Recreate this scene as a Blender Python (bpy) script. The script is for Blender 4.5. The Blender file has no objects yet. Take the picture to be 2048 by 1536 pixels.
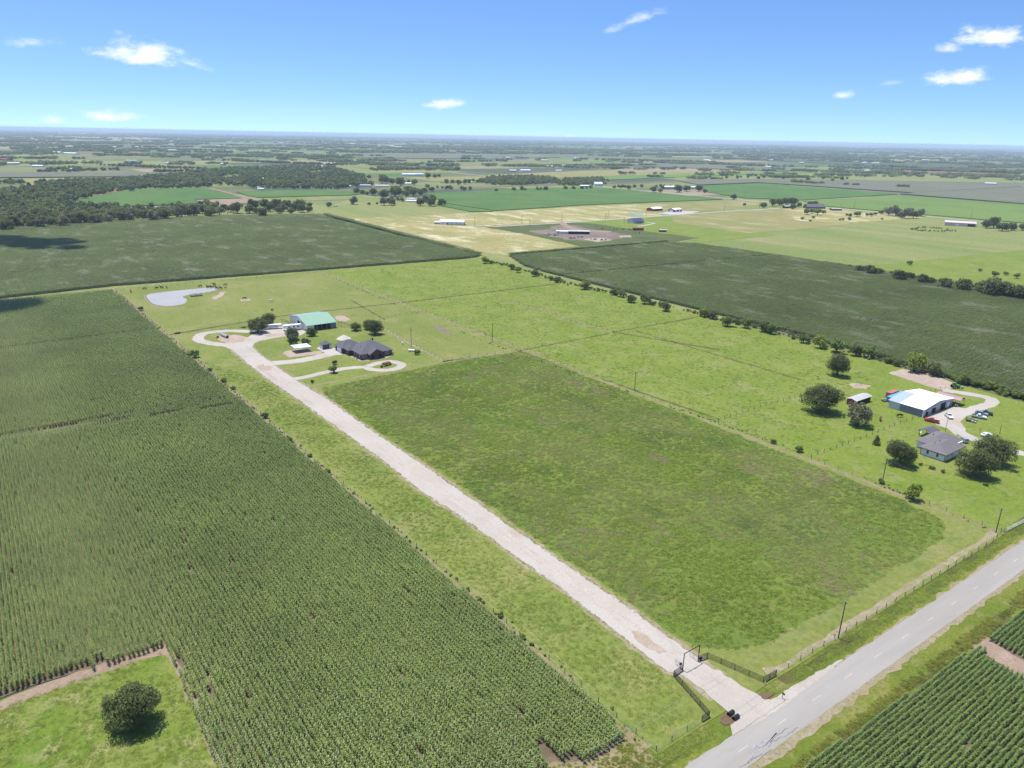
import bpy, bmesh, math, random
import numpy as np
from mathutils import Matrix, Vector

# ------------------------------------------------------------------ camera, sky, sun
H = 113.3                                   # drone height above the fields, metres
FPX, CX, CY = 1470.0, 1024.0, 768.0         # focal length and centre in photograph pixels
YAW = math.radians(36.3)                    # world axes follow the property lines
ROLL = math.atan(39 / 2048.0)
PITCH = math.atan((CY - 272.5) * math.cos(ROLL) / FPX)
SUN_EL, SUN_AZ = math.radians(76), math.radians(36.3 - 50)   # azimuth clockwise from +Y

scene = bpy.context.scene
C = scene.collection
cam_data = bpy.data.cameras.new('camera')
cam = bpy.data.objects.new('camera', cam_data)
C.objects.link(cam)
cam_data.sensor_width = 36.0
cam_data.lens = FPX / 2048 * 36.0
cam_data.clip_start, cam_data.clip_end = 1.0, 400000.0
cam.matrix_world = (Matrix.Translation((0, 0, H)) @ Matrix.Rotation(-YAW, 4, 'Z')
                    @ Matrix.Rotation(math.pi / 2 - PITCH, 4, 'X') @ Matrix.Rotation(ROLL, 4, 'Z'))
scene.camera = cam

scene.render.engine = 'CYCLES'
scene.cycles.use_denoising = True
scene.cycles.denoising_prefilter = 'NONE'
scene.cycles.max_bounces = 6
scene.cycles.diffuse_bounces = 3
scene.cycles.glossy_bounces = 2
scene.cycles.transmission_bounces = 3
scene.cycles.transparent_max_bounces = 8
scene.cycles.volume_bounces = 1
scene.view_settings.view_transform = 'Standard'
scene.view_settings.look = 'None'
scene.view_settings.gamma = 1.0
scene.view_settings.use_curve_mapping = False
scene.view_settings.exposure = 0.33

world = bpy.data.worlds.new('World')
scene.world = world
world.use_nodes = True
WN, WL = world.node_tree.nodes, world.node_tree.links
WN.clear()

def wmath(op, a, b=None, c=None, clamp=False):
    n = WN.new('ShaderNodeMath'); n.operation = op; n.use_clamp = clamp
    for i, v in enumerate((a, b, c)):
        if v is None: continue
        if isinstance(v, (int, float)): n.inputs[i].default_value = v
        else: WL.new(v, n.inputs[i])
    return n.outputs[0]

def build_world():
    out = WN.new('ShaderNodeOutputWorld'); bg = WN.new('ShaderNodeBackground')
    sky = WN.new('ShaderNodeTexSky'); sky.sky_type = 'NISHITA'; sky.sun_disc = False
    sky.sun_elevation = SUN_EL; sky.sun_rotation = SUN_AZ
    sky.altitude = 50; sky.air_density = 1.0; sky.dust_density = 0.4; sky.ozone_density = 2.2
    tc = WN.new('ShaderNodeTexCoord')
    sep = WN.new('ShaderNodeSeparateXYZ'); WL.new(tc.outputs['Generated'], sep.inputs[0])
    X, Y, Z = sep.outputs
    # the sky blues quickly with height above a pale horizon: stretch the elevation the sky is read at
    zz = wmath('ADD', wmath('MULTIPLY', Z, 1.7), 0.082)
    comb = WN.new('ShaderNodeCombineXYZ'); WL.new(X, comb.inputs[0]); WL.new(Y, comb.inputs[1]); WL.new(zz, comb.inputs[2])
    nrm = WN.new('ShaderNodeVectorMath'); nrm.operation = 'NORMALIZE'; WL.new(comb.outputs[0], nrm.inputs[0])
    WL.new(nrm.outputs[0], sky.inputs[0])
    hsv = WN.new('ShaderNodeHueSaturation'); hsv.inputs['Saturation'].default_value = 1.12; hsv.inputs['Value'].default_value = 1.06; hsv.inputs['Hue'].default_value = .504
    tint = WN.new('ShaderNodeMix'); tint.data_type = 'RGBA'; tint.blend_type = 'MULTIPLY'; tint.inputs['Factor'].default_value = 1
    tint.inputs['B'].default_value = (.85, .935, 1.02, 1)
    WL.new(sky.outputs[0], tint.inputs['A']); WL.new(tint.outputs['Result'], hsv.inputs['Color'])
    # clouds: fair weather puffs all round the horizon
    az = wmath('ARCTAN2', X, Y)             # clockwise from +Y
    el = wmath('ARCSINE', Z)
    warp = WN.new('ShaderNodeTexNoise'); warp.inputs['Scale'].default_value = 34; warp.inputs['Detail'].default_value = 7
    warp.inputs['Roughness'].default_value = 0.62
    mp = WN.new('ShaderNodeMapping'); mp.inputs['Scale'].default_value = (1, 1, 2.2)
    WL.new(tc.outputs['Generated'], mp.inputs[0]); WL.new(mp.outputs[0], warp.inputs['Vector'])
    nz = wmath('MULTIPLY', wmath('SUBTRACT', warp.outputs['Fac'], 0.5), 2.2)
    # fair weather clouds: bearing and height measured off the photograph (centre, half width, half height, tilt, density)
    def bearing(px, py):
        x, y = (px - CX) / FPX, (CY - py) / FPX
        c, q = math.cos(ROLL), math.sin(ROLL); xr, yr = x * c - y * q, x * q + y * c
        dy = math.cos(PITCH) + yr * math.sin(PITCH); dz = -math.sin(PITCH) + yr * math.cos(PITCH)
        return math.degrees(math.atan2(xr, dy)), math.degrees(math.atan2(dz, math.hypot(xr, dy)))
    meas = [(62, 86, 52, 13, .08, .9), (292, 112, 92, 29, -.04, 1.15), (380, 128, 45, 11, -.25, .8), (222, 234, 52, 15, 0, 1.0), (110, 241, 30, 11, 0, .9), (888, 208, 46, 14, .08, 1.0),
            (1262, 44, 66, 13, .33, .9), (1310, 27, 30, 7, .1, .7), (1990, 78, 75, 21, -.06, 1.2), (1940, 62, 20, 12, -.4, .9), (1895, 98, 28, 11, 0, 1.1), (1908, 158, 66, 19, .03, 1.2), (1782, 166, 30, 7, .1, .7), (1682, 192, 26, 10, .05, .85), (1138, 275, 18, 8, 0, .75),
            (1100, 143, 26, 4, .12, .4), (50, 22, 26, 8, .2, .3), (2000, 178, 30, 4, .3, .35), (1152, 72, 10, 5, .1, .4)]
    seen = []
    for (cx_, cy_, w_, h_, t_, dn) in meas:
        a_, e_ = bearing(cx_, cy_); f_ = math.degrees(1 / FPX)
        seen.append((a_, e_, w_ * f_ * math.cos(math.radians(a_)), h_ * f_, t_, dn))
    rnd = random.Random(5)
    for k in range(16):                     # the same weather goes on out of the frame
        seen.append((40 + k * 17.2 + rnd.uniform(-5, 5), rnd.uniform(1.5, 22), rnd.uniform(2, 5), rnd.uniform(.5, 1.4), rnd.uniform(-.1, .2), rnd.uniform(.7, 1.2)))
    D = math.pi / 180
    total = None
    yaw = math.degrees(YAW)
    for (a, e, w, h, t, dens) in seen:
        A = (a + yaw + 180) % 360 - 180
        da = wmath('SUBTRACT', az, A * D); de = wmath('SUBTRACT', el, e * D)
        u = wmath('MULTIPLY', da, 1 / (w * D))
        v = wmath('MULTIPLY', wmath('SUBTRACT', de, wmath('MULTIPLY', da, t)), 1 / (h * D))
        v = wmath('MULTIPLY', v, wmath('ADD', 1.0, wmath('MULTIPLY', wmath('LESS_THAN', v, 0.0), .45)))   # flatter bases
        r = wmath('SQRT', wmath('ADD', wmath('MULTIPLY', u, u), wmath('MULTIPLY', v, v)))
        m = wmath('MULTIPLY', wmath('SUBTRACT', wmath('ADD', 1.0, nz), r), .85 * dens, clamp=True)
        m = wmath('MULTIPLY', m, dens, clamp=True)
        total = m if total is None else wmath('MAXIMUM', total, m)
    sm = WN.new('ShaderNodeMapRange'); sm.interpolation_type = 'SMOOTHSTEP'
    sm.inputs['From Min'].default_value = 0.0; sm.inputs['From Max'].default_value = 1.15
    WL.new(total, sm.inputs['Value'])
    fine = WN.new('ShaderNodeTexNoise'); fine.inputs['Scale'].default_value = 60; fine.inputs['Detail'].default_value = 5
    WL.new(mp.outputs[0], fine.inputs['Vector'])
    cr = WN.new('ShaderNodeMix'); cr.data_type = 'RGBA'
    cr.inputs['A'].default_value = (6.2, 6.5, 7.0, 1); cr.inputs['B'].default_value = (7.2, 7.3, 7.4, 1)
    WL.new(fine.outputs['Fac'], cr.inputs['Factor'])
    mx = WN.new('ShaderNodeMix'); mx.data_type = 'RGBA'
    WL.new(wmath('MULTIPLY', sm.outputs[0], .96), mx.inputs['Factor']); WL.new(hsv.outputs[0], mx.inputs['A']); WL.new(cr.outputs['Result'], mx.inputs['B'])
    WL.new(mx.outputs['Result'], bg.inputs['Color'])
    bg.inputs['Strength'].default_value = 0.14
    WL.new(bg.outputs[0], out.inputs['Surface'])
build_world()

sun_data = bpy.data.lights.new('sun', 'SUN')
sun_data.energy = 5.0; sun_data.angle = math.radians(0.53); sun_data.color = (1.0, 0.965, 0.90)
sun = bpy.data.objects.new('sun', sun_data); C.objects.link(sun)
sdir = Vector((math.sin(SUN_AZ) * math.cos(SUN_EL), math.cos(SUN_AZ) * math.cos(SUN_EL), math.sin(SUN_EL)))
sun.rotation_euler = sdir.to_track_quat('Z', 'Y').to_euler()
sun.location = sdir * 300

# ------------------------------------------------------------------ survey helpers: a ground point from where it is seen in the photograph
def W(px, py, z=0.0):
    x, y = (px - CX) / FPX, (CY - py) / FPX
    c, s = math.cos(ROLL), math.sin(ROLL)
    xr, yr = x * c - y * s, x * s + y * c
    dy = math.cos(PITCH) + yr * math.sin(PITCH); dz = -math.sin(PITCH) + yr * math.cos(PITCH)
    t = (H - z) / max(-dz, 1e-4)
    gx, gy = xr * t, dy * t
    c, s = math.cos(YAW), math.sin(YAW)
    return Vector((gx * c + gy * s, -gx * s + gy * c))
def WP(pts): return [W(*p) for p in pts]
def slant(x, y): return math.sqrt(x * x + y * y + H * H)
def in_poly(x, y, poly):
    r = False; n = len(poly); j = n - 1
    for i in range(n):
        xi, yi = poly[i][0], poly[i][1]; xj, yj = poly[j][0], poly[j][1]
        if (yi > y) != (yj > y) and x < (xj - xi) * (y - yi) / (yj - yi) + xi: r = not r
        j = i
    return r
def in_poly_np(X, Y, poly):
    r = np.zeros(X.shape, bool); n = len(poly); j = n - 1
    for i in range(n):
        xi, yi = poly[i][0], poly[i][1]; xj, yj = poly[j][0], poly[j][1]
        if yi != yj:
            r ^= ((yi > Y) != (yj > Y)) & (X < (xj - xi) * (Y - yi) / (yj - yi) + xi)
        j = i
    return r

# ------------------------------------------------------------------ materials
MATS = {}
class NT:
    def __init__(s, name):
        s.m = bpy.data.materials.new(name); s.m.use_nodes = True
        s.n, s.l = s.m.node_tree.nodes, s.m.node_tree.links
        s.b = s.n['Principled BSDF']
        s.b.inputs['Specular IOR Level'].default_value = .3
        s.pos = s.n.new('ShaderNodeNewGeometry').outputs['Position']
    def val(s, sock, v):
        if isinstance(v, (int, float)): sock.default_value = v
        elif isinstance(v, tuple): sock.default_value = v if len(v) == 4 else v + (1,)
        else: s.l.new(v, sock)
    def noise(s, scale, detail=4, rough=.55, vec=None, stretch=None, dist=0.0):
        t = s.n.new('ShaderNodeTexNoise')
        t.inputs['Scale'].default_value = scale; t.inputs['Detail'].default_value = detail; t.inputs['Roughness'].default_value = rough
        t.inputs['Distortion'].default_value = dist
        v = vec or s.pos
        if stretch:
            mp = s.n.new('ShaderNodeMapping'); mp.inputs['Scale'].default_value = stretch[:3]
            if len(stretch) > 3: mp.inputs['Rotation'].default_value = (0, 0, stretch[3])
            s.l.new(v, mp.inputs[0]); v = mp.outputs[0]
        s.l.new(v, t.inputs['Vector'])
        return t.outputs['Fac']
    def ramp(s, f, lo, hi, a=0.0, b=1.0, smooth=True):
        r = s.n.new('ShaderNodeMapRange'); r.interpolation_type = 'SMOOTHSTEP' if smooth else 'LINEAR'
        s.l.new(f, r.inputs['Value'])
        r.inputs['From Min'].default_value = lo; r.inputs['From Max'].default_value = hi
        r.inputs['To Min'].default_value = a; r.inputs['To Max'].default_value = b
        return r.outputs[0]
    def mix(s, f, a, b, mode='MIX'):
        m = s.n.new('ShaderNodeMix'); m.data_type = 'RGBA'; m.blend_type = mode
        s.val(m.inputs['Factor'], f); s.val(m.inputs['A'], a); s.val(m.inputs['B'], b)
        return m.outputs['Result']
    def math(s, op, a, b):
        m = s.n.new('ShaderNodeMath'); m.operation = op; s.val(m.inputs[0], a); s.val(m.inputs[1], b); return m.outputs[0]
    def scalecol(s, col, f):
        m = s.n.new('ShaderNodeVectorMath'); m.operation = 'SCALE'
        s.val(m.inputs[0], col) if not isinstance(col, tuple) else setattr(m.inputs[0], 'default_value', col[:3])
        s.val(m.inputs['Scale'], f); return m.outputs[0]
    def bump(s, h, dist, strength=1.0):
        b = s.n.new('ShaderNodeBump'); b.inputs['Distance'].default_value = dist; b.inputs['Strength'].default_value = strength
        s.l.new(h, b.inputs['Height']); s.l.new(b.outputs[0], s.b.inputs['Normal'])
    def done(s, col, rough=.8, metal=0.0, spec=None):
        s.val(s.b.inputs['Base Color'], col); s.val(s.b.inputs['Roughness'], rough); s.b.inputs['Metallic'].default_value = metal
        if spec is not None: s.b.inputs['Specular IOR Level'].default_value = spec
        MATS[s.m.name] = s.m
        return s.m

FLAT = .84
def sat(c, k=1.15):
    l = .3 * c[0] + .6 * c[1] + .1 * c[2]
    return tuple(max(.004, l + (v - l) * k) for v in c[:3]) + tuple(c[3:])
def m_grass(name, a, b, dry, big=.018, mid=.11, dryamt=.5, fine=1.6, bumpd=.12, stretch=None, dark=None, darkamt=.0):
    a, b, dry, dark = sat(a), sat(b), sat(dry, 1.12), sat(dark) if dark else None
    t = NT(name)
    col = t.mix(t.ramp(t.noise(big, 5, .6, stretch=stretch), .36, .64), a, b)
    col = t.mix(t.math('MULTIPLY', t.ramp(t.noise(mid, 6, .66, stretch=stretch), .48, .68), dryamt), col, dry)
    if dark: col = t.mix(t.math('MULTIPLY', t.ramp(t.noise(mid * 2.7, 5, .7), .54, .68), darkamt), col, dark)
    f = t.noise(fine, 5, .7)
    col = t.scalecol(col, t.ramp(f, .25, .75, .72 * FLAT, 1.28 * FLAT, False))
    t.bump(f, bumpd)
    return t.done(col, .85, spec=.15)
def m_plain(name, col, rough=.6, metal=0.0, var=.12, scale=1.2, spec=.3, dirt=None, dirtamt=.35):
    t = NT(name)
    f = t.noise(scale, 5, .65)
    c = t.scalecol(col, t.ramp(f, .3, .7, 1 - var, 1 + var, False))
    if dirt: c = t.mix(t.math('MULTIPLY', t.ramp(t.noise(scale * .6, 6, .7), .5, .72), dirtamt), c, dirt)
    return t.done(c, rough, metal, spec)
def m_crop(name, a, b, pale, big=.012, mid=.05, amt=.5, row=None):
    a, b, pale = sat(a), sat(b), sat(pale)
    t = NT(name)
    col = t.mix(t.ramp(t.noise(big, 4, .6), .35, .65), a, b)
    col = t.mix(t.math('MULTIPLY', t.ramp(t.noise(mid, 6, .68, stretch=(1, .45, 1)), .52, .7), amt), col, pale)
    f = t.noise(.7, 4, .7)
    col = t.scalecol(col, t.ramp(f, .25, .75, .7 * FLAT, 1.3 * FLAT, False))
    t.bump(f, .5)
    return t.done(col, .85, spec=.1)
def m_leaf(name, a, b, transl=.25, rough=.55, pale=None, big=.03, patch=None, vary=(1.1, .7, 1.35), spec=.3):
    a, b = sat(a), sat(b)
    t = NT(name)
    oi = t.n.new('ShaderNodeObjectInfo')
    col = t.mix(oi.outputs['Random'], a, b)
    col = t.scalecol(col, t.ramp(t.noise(big, 3, .6), .3, .7, .82, 1.18, False))
    col = t.scalecol(col, t.ramp(t.noise(vary[0], 3, .7), .3, .7, vary[1], vary[2], False))
    if pale: col = t.mix(t.math('MULTIPLY', t.ramp(t.noise(.05, 6, .72, stretch=(1, .5, 1)), .52, .66), pale[3]), col, pale[:3])
    if patch:
        for (sc, lo, hi, amt, pc) in patch: col = t.mix(t.math('MULTIPLY', t.ramp(t.noise(sc, 6, .68, stretch=(1, .6, 1, .6)), lo, hi), amt), col, pc)
    m = t.done(col, rough, spec=spec)
    tr = t.n.new('ShaderNodeBsdfTranslucent'); t.l.new(t.scalecol(col, 1.2), tr.inputs['Color'])
    mx = t.n.new('ShaderNodeMixShader'); mx.inputs[0].default_value = transl
    t.l.new(t.b.outputs[0], mx.inputs[1]); t.l.new(tr.outputs[0], mx.inputs[2])
    t.l.new(mx.outputs[0], t.n['Material Output'].inputs['Surface'])
    return m

m_grass('ground', (.105, .125, .055), (.15, .155, .075), (.21, .19, .10), big=.0016, mid=.006, dryamt=.6, fine=.05, bumpd=.5)
m_grass('pasture_tall', (.12, .17, .04), (.155, .19, .048), (.19, .175, .066), big=.022, mid=.07, dryamt=.55, fine=1.1, bumpd=.35, dark=(.058, .118, .03), darkamt=.7)
m_grass('lawn', (.15, .19, .05), (.195, .215, .068), (.25, .235, .10), big=.03, mid=.07, dryamt=.75, fine=.7, bumpd=.2, dark=(.095, .16, .034), darkamt=.75)
m_grass('paddock', (.165, .19, .055), (.20, .215, .072), (.25, .235, .10), big=.02, mid=.035, dryamt=.75, fine=.6, bumpd=.25, stretch=(1, .6, 1, .5), dark=(.115, .17, .042), darkamt=.7)
m_grass('neighbour_pasture', (.155, .205, .044), (.19, .225, .058), (.24, .24, .10), big=.03, mid=.07, dryamt=.7, fine=.7, bumpd=.35, dark=(.095, .155, .03), darkamt=.8)
m_grass('verge', (.13, .165, .035), (.18, .195, .05), (.25, .22, .10), big=.05, mid=.2, dryamt=.6, fine=1.6, bumpd=.25, dark=(.08, .125, .024), darkamt=.6)
m_grass('notch_lawn', (.135, .19, .04), (.185, .215, .062), (.29, .27, .13), big=.06, mid=.16, dryamt=.85, fine=1.8, bumpd=.15, dark=(.078, .145, .024), darkamt=.85)
m_grass('mown_track', (.21, .23, .08), (.225, .235, .085), (.25, .245, .105), big=.1, mid=.3, dryamt=.5, fine=2, bumpd=.05)
m_grass('dry_margin', (.26, .215, .13), (.22, .20, .10), (.34, .29, .20), big=.06, mid=.3, dryamt=.6, fine=2.2, bumpd=.15, dark=(.14, .15, .05), darkamt=.5)
m_grass('hay_tan', (.34, .30, .145), (.27, .25, .105), (.58, .53, .36), big=.02, mid=.035, dryamt=.95, fine=.35, bumpd=.4, stretch=(1, .45, 1, .62), dark=(.17, .18, .06), darkamt=.85)
m_grass('hay_field', (.25, .23, .10), (.22, .215, .085), (.36, .32, .18), big=.012, mid=.03, dryamt=.75, fine=.5, bumpd=.3, stretch=(1, .4, 1, .2))
m_grass('pasture_pale', (.17, .21, .07), (.225, .235, .095), (.29, .265, .135), big=.012, mid=.03, dryamt=.75, fine=.3, bumpd=.4, stretch=(1, .16, 1, .62), dark=(.15, .19, .06), darkamt=.6)
m_grass('pasture_far', (.19, .205, .09), (.165, .19, .075), (.26, .235, .13), big=.004, mid=.012, dryamt=.5, fine=.2, bumpd=.3)
m_grass('worn_lot', (.21, .165, .135), (.16, .13, .10), (.28, .22, .19), big=.03, mid=.07, dryamt=.6, fine=.6, bumpd=.2)
m_grass('lot_grass', (.075, .095, .035), (.10, .12, .04), (.13, .12, .06), big=.03, mid=.07, dryamt=.5, fine=.6, bumpd=.2)
m_crop('soy', (.08, .145, .045), (.105, .17, .055), (.135, .19, .075), big=.01, mid=.03, amt=.6)
m_crop('soy_light', (.13, .195, .062), (.16, .22, .07), (.18, .23, .085), big=.006, mid=.02, amt=.5)
m_crop('crop_grey', (.145, .15, .10), (.16, .16, .115), (.215, .205, .155), big=.006, mid=.018, amt=.6)
m_crop('crop_dark', (.08, .095, .065), (.095, .11, .075), (.12, .13, .095), big=.004, mid=.015, amt=.5)
m_crop('crop_brown', (.235, .15, .09), (.215, .14, .085), (.27, .19, .125), big=.006, mid=.02, amt=.4)
m_crop('crop_tan', (.27, .225, .15), (.30, .26, .17), (.35, .30, .22), big=.006, mid=.02, amt=.4)
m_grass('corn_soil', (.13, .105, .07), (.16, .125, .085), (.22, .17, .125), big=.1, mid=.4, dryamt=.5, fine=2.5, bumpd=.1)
m_grass('bare_soil', (.30, .225, .17), (.26, .195, .145), (.37, .29, .235), big=.05, mid=.25, dryamt=.6, fine=2.2, bumpd=.08)
m_grass('ditch_grass', (.085, .085, .03), (.11, .11, .04), (.17, .13, .07), big=.08, mid=.3, dryamt=.6, fine=2, bumpd=.2, dark=(.06, .065, .022), darkamt=.6)

def m_gravel():
    t = NT('gravel')
    col = t.mix(t.ramp(t.noise(.05, 4, .6), .35, .65), (.35, .31, .262), (.385, .347, .302))
    col = t.mix(t.math('MULTIPLY', t.ramp(t.noise(.12, 6, .7, stretch=(1.6, .35, 1)), .52, .72), .7), col, (.27, .232, .20))
    col = t.mix(t.math('MULTIPLY', t.ramp(t.noise(.035, 3, .5), .60, .72), .55), col, (.32, .225, .16))
    f = t.noise(2.4, 6, .75)
    col = t.scalecol(col, t.ramp(f, .25, .75, .84, 1.16, False)); t.bump(f, .06)
    t.done(col, .9, spec=.15)
m_gravel()
m_grass('gravel_edge', (.30, .25, .17), (.25, .22, .13), (.40, .35, .28), big=.1, mid=.4, dryamt=.6, fine=2.4, bumpd=.08, dark=(.13, .12, .06), darkamt=.6)
m_grass('yard_dirt', (.36, .285, .225), (.40, .32, .26), (.46, .39, .33), big=.05, mid=.2, dryamt=.6, fine=2.2, bumpd=.05)
m_grass('clay', (.36, .285, .225), (.38, .305, .245), (.42, .36, .305), big=.08, mid=.3, dryamt=.6, fine=2.2, bumpd=.04)
def m_asphalt():
    t = NT('asphalt')
    col = t.mix(t.ramp(t.noise(.06, 5, .65, stretch=(.25, 2.2, 1)), .38, .64), (.272, .25, .222), (.302, .28, .252))
    col = t.mix(t.math('MULTIPLY', t.ramp(t.noise(.3, 6, .72, stretch=(.25, 1.4, 1)), .60, .70), .35), col, (.21, .195, .175))
    f = t.noise(4, 4, .75)
    col = t.scalecol(col, t.ramp(f, .25, .75, .94, 1.06, False)); t.bump(f, .01)
    t.done(col, .9, spec=.05)
m_asphalt()
m_grass('gravel_track', (.45, .395, .345), (.42, .365, .315), (.48, .43, .385), big=.08, mid=.3, dryamt=.6, fine=2.4, bumpd=.03)
m_plain('asphalt_patch', (.26, .245, .24), .9, var=.3, scale=1.4)
m_plain('tar', (.14, .13, .13), .8, var=.3, scale=1.5)
m_plain('line_paint', (.46, .41, .29), .7, var=.15, scale=2)
m_plain('concrete', (.37, .345, .315), .85, var=.08, scale=.6)
m_plain('black_paint', (.022, .017, .016), .45, var=.2)
m_plain('wood_post', (.12, .095, .075), .9, var=.3, scale=3)
m_plain('wood_pole', (.075, .06, .05), .9, var=.25, scale=2)
m_plain('galvanised', (.42, .43, .44), .5, .6, var=.12)
m_plain('wire', (.30, .30, .30), .5, .5)
m_plain('bark', (.10, .085, .068), .95, var=.3, scale=4)
m_plain('white_paint', (.78, .78, .77), .45, var=.04)
m_plain('white_metal', (.80, .81, .82), .4, var=.03, dirt=(.6, .58, .55), dirtamt=.2)
m_plain('white_siding', (.76, .76, .75), .55, var=.03)
m_plain('shingle', (.105, .10, .115), .9, var=.25, scale=2.2)
m_plain('shingle_brown', (.15, .135, .14), .9, var=.25, scale=2.2)
m_plain('brick', (.115, .072, .058), .9, var=.3, scale=3)
m_plain('green_metal', (.225, .35, .245), .4, var=.04, scale=.5)
m_plain('grey_green_metal', (.26, .35, .33), .4, var=.05, scale=.5)
m_plain('slate_metal', (.20, .22, .27), .5, var=.08, scale=.6)
m_plain('grey_metal', (.36, .355, .345), .5, var=.08, scale=.6)
m_plain('light_grey_metal', (.55, .585, .61), .4, var=.06, scale=.4)
m_plain('tin_roof', (.46, .45, .43), .5, .2, var=.12, scale=.5, dirt=(.34, .28, .23), dirtamt=.4)
m_plain('barn_red', (.27, .045, .04), .6, var=.12)
m_plain('brown_metal', (.34, .215, .185), .5, var=.08)
m_plain('brown_door', (.12, .06, .048), .6, var=.08)
m_plain('teal_patch', (.16, .27, .22), .8, var=.2, scale=.1)
m_plain('pink_metal', (.55, .45, .425), .55, var=.06, scale=.3)
m_plain('navy_roof', (.06, .065, .11), .5, var=.1)
m_plain('blue_paint', (.13, .33, .60), .45, var=.06)
m_plain('blue_dark', (.09, .22, .42), .45, var=.06)
m_plain('red_paint', (.50, .045, .045), .3, var=.04, spec=.5)
m_plain('roof_panel_blue', (.33, .38, .44), .4, var=.05, scale=.4)
m_plain('orange_paint', (.40, .13, .085), .55, var=.1)
m_plain('rust', (.15, .065, .04), .85, var=.3, scale=2)
m_plain('car_white', (.78, .78, .78), .25, var=.02, spec=.5)
m_plain('car_black', (.018, .018, .022), .25, var=.02, spec=.5)
m_plain('car_silver', (.42, .44, .47), .3, .4, var=.02, spec=.5)
m_plain('tractor_green', (.06, .26, .07), .4, var=.05)
m_plain('tyre', (.018, .018, .018), .8, var=.1)
m_plain('hollow_shade', (.012, .012, .013), .9, var=.1)  # near-black paint standing in for the shade inside openings and hollows
m_plain('thatch', (.48, .43, .37), .9, var=.12, scale=1.5)
m_plain('cow_black', (.018, .016, .016), .7, var=.1)
m_plain('horse_brown', (.11, .045, .025), .6, var=.15)
m_plain('horse_white', (.62, .58, .52), .6, var=.1)
m_plain('headlamp', (.7, .7, .72), .2, var=.02, spec=.6)
def m_glass():
    t = NT('glass'); t.done((.035, .045, .055), .08, spec=.7)
m_glass()
def m_water(name, col, rough, spec=.5):
    t = NT(name); f = t.noise(.8, 4, .6); t.bump(f, .015)
    c = t.mix(t.ramp(t.noise(.06, 4, .6), .35, .65), col, tuple(v * 1.08 for v in col))
    t.done(c, rough, spec=spec)
m_water('pond_water', (.32, .30, .275), .35, .2)
m_water('ditch_water', (.135, .085, .045), .2)
m_leaf('oak_leaf', (0.098, 0.118, 0.046), (0.13, 0.148, 0.058), .44, .6, vary=(.5, .62, 1.65))
m_leaf('oak_leaf_grey', (0.15, 0.155, 0.095), (0.17, 0.17, 0.1), .44, .6, vary=(.5, .62, 1.65))
m_leaf('bush_leaf', (0.13, 0.17, 0.052), (0.155, 0.19, 0.06), .44, .6, vary=(.5, .62, 1.65))
m_leaf('yellow_leaf', (0.18, 0.215, 0.05), (0.205, 0.235, 0.06), .38, .6, vary=(.5, .62, 1.65))
m_leaf('wood_leaf', (.085,.115,.045), (.19,.21,.085), .38, .65, vary=(.5, .62, 1.65))
m_leaf('corn_leaf', (.195, .25, .08), (.24, .285, .095), .3, .32, big=.02, vary=(3.4, .3, 1.85), spec=.5)  # strong leaf-scale tone noise puts glints and dark gaps into the colour
m_leaf('corn_leaf_far', (.155, .195, .07), (.175, .215, .078), .35, .6, pale=(.36, .36, .23, .85), big=.012)
m_leaf('row_leaf', (.155, .215, .062), (.18, .235, .072), .3, .36, big=.02, vary=(2.6, .45, 1.65), spec=.5)
m_leaf('tuft_leaf', (.19, .265, .055), (.23, .28, .066), .5, .6, big=.02, vary=(1.6, .5, 1.6), patch=[(.028, .44, .60, .8, (.28, .29, .09)), (.05, .53, .66, .8, (.34, .28, .15)), (.06, .53, .66, .7, (.13, .215, .05))])
m_leaf('tuft_light', (.18, .235, .05), (.23, .26, .065), .45, .7, patch=[(.08, .5, .66, .7, (.13, .20, .04))])
m_leaf('weed_leaf', (.14, .165, .035), (.22, .22, .055), .4, .7, big=.1)
m_leaf('red_bush', (0.085, 0.04, 0.03), (0.105, 0.05, 0.036), .38, .7)

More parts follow.
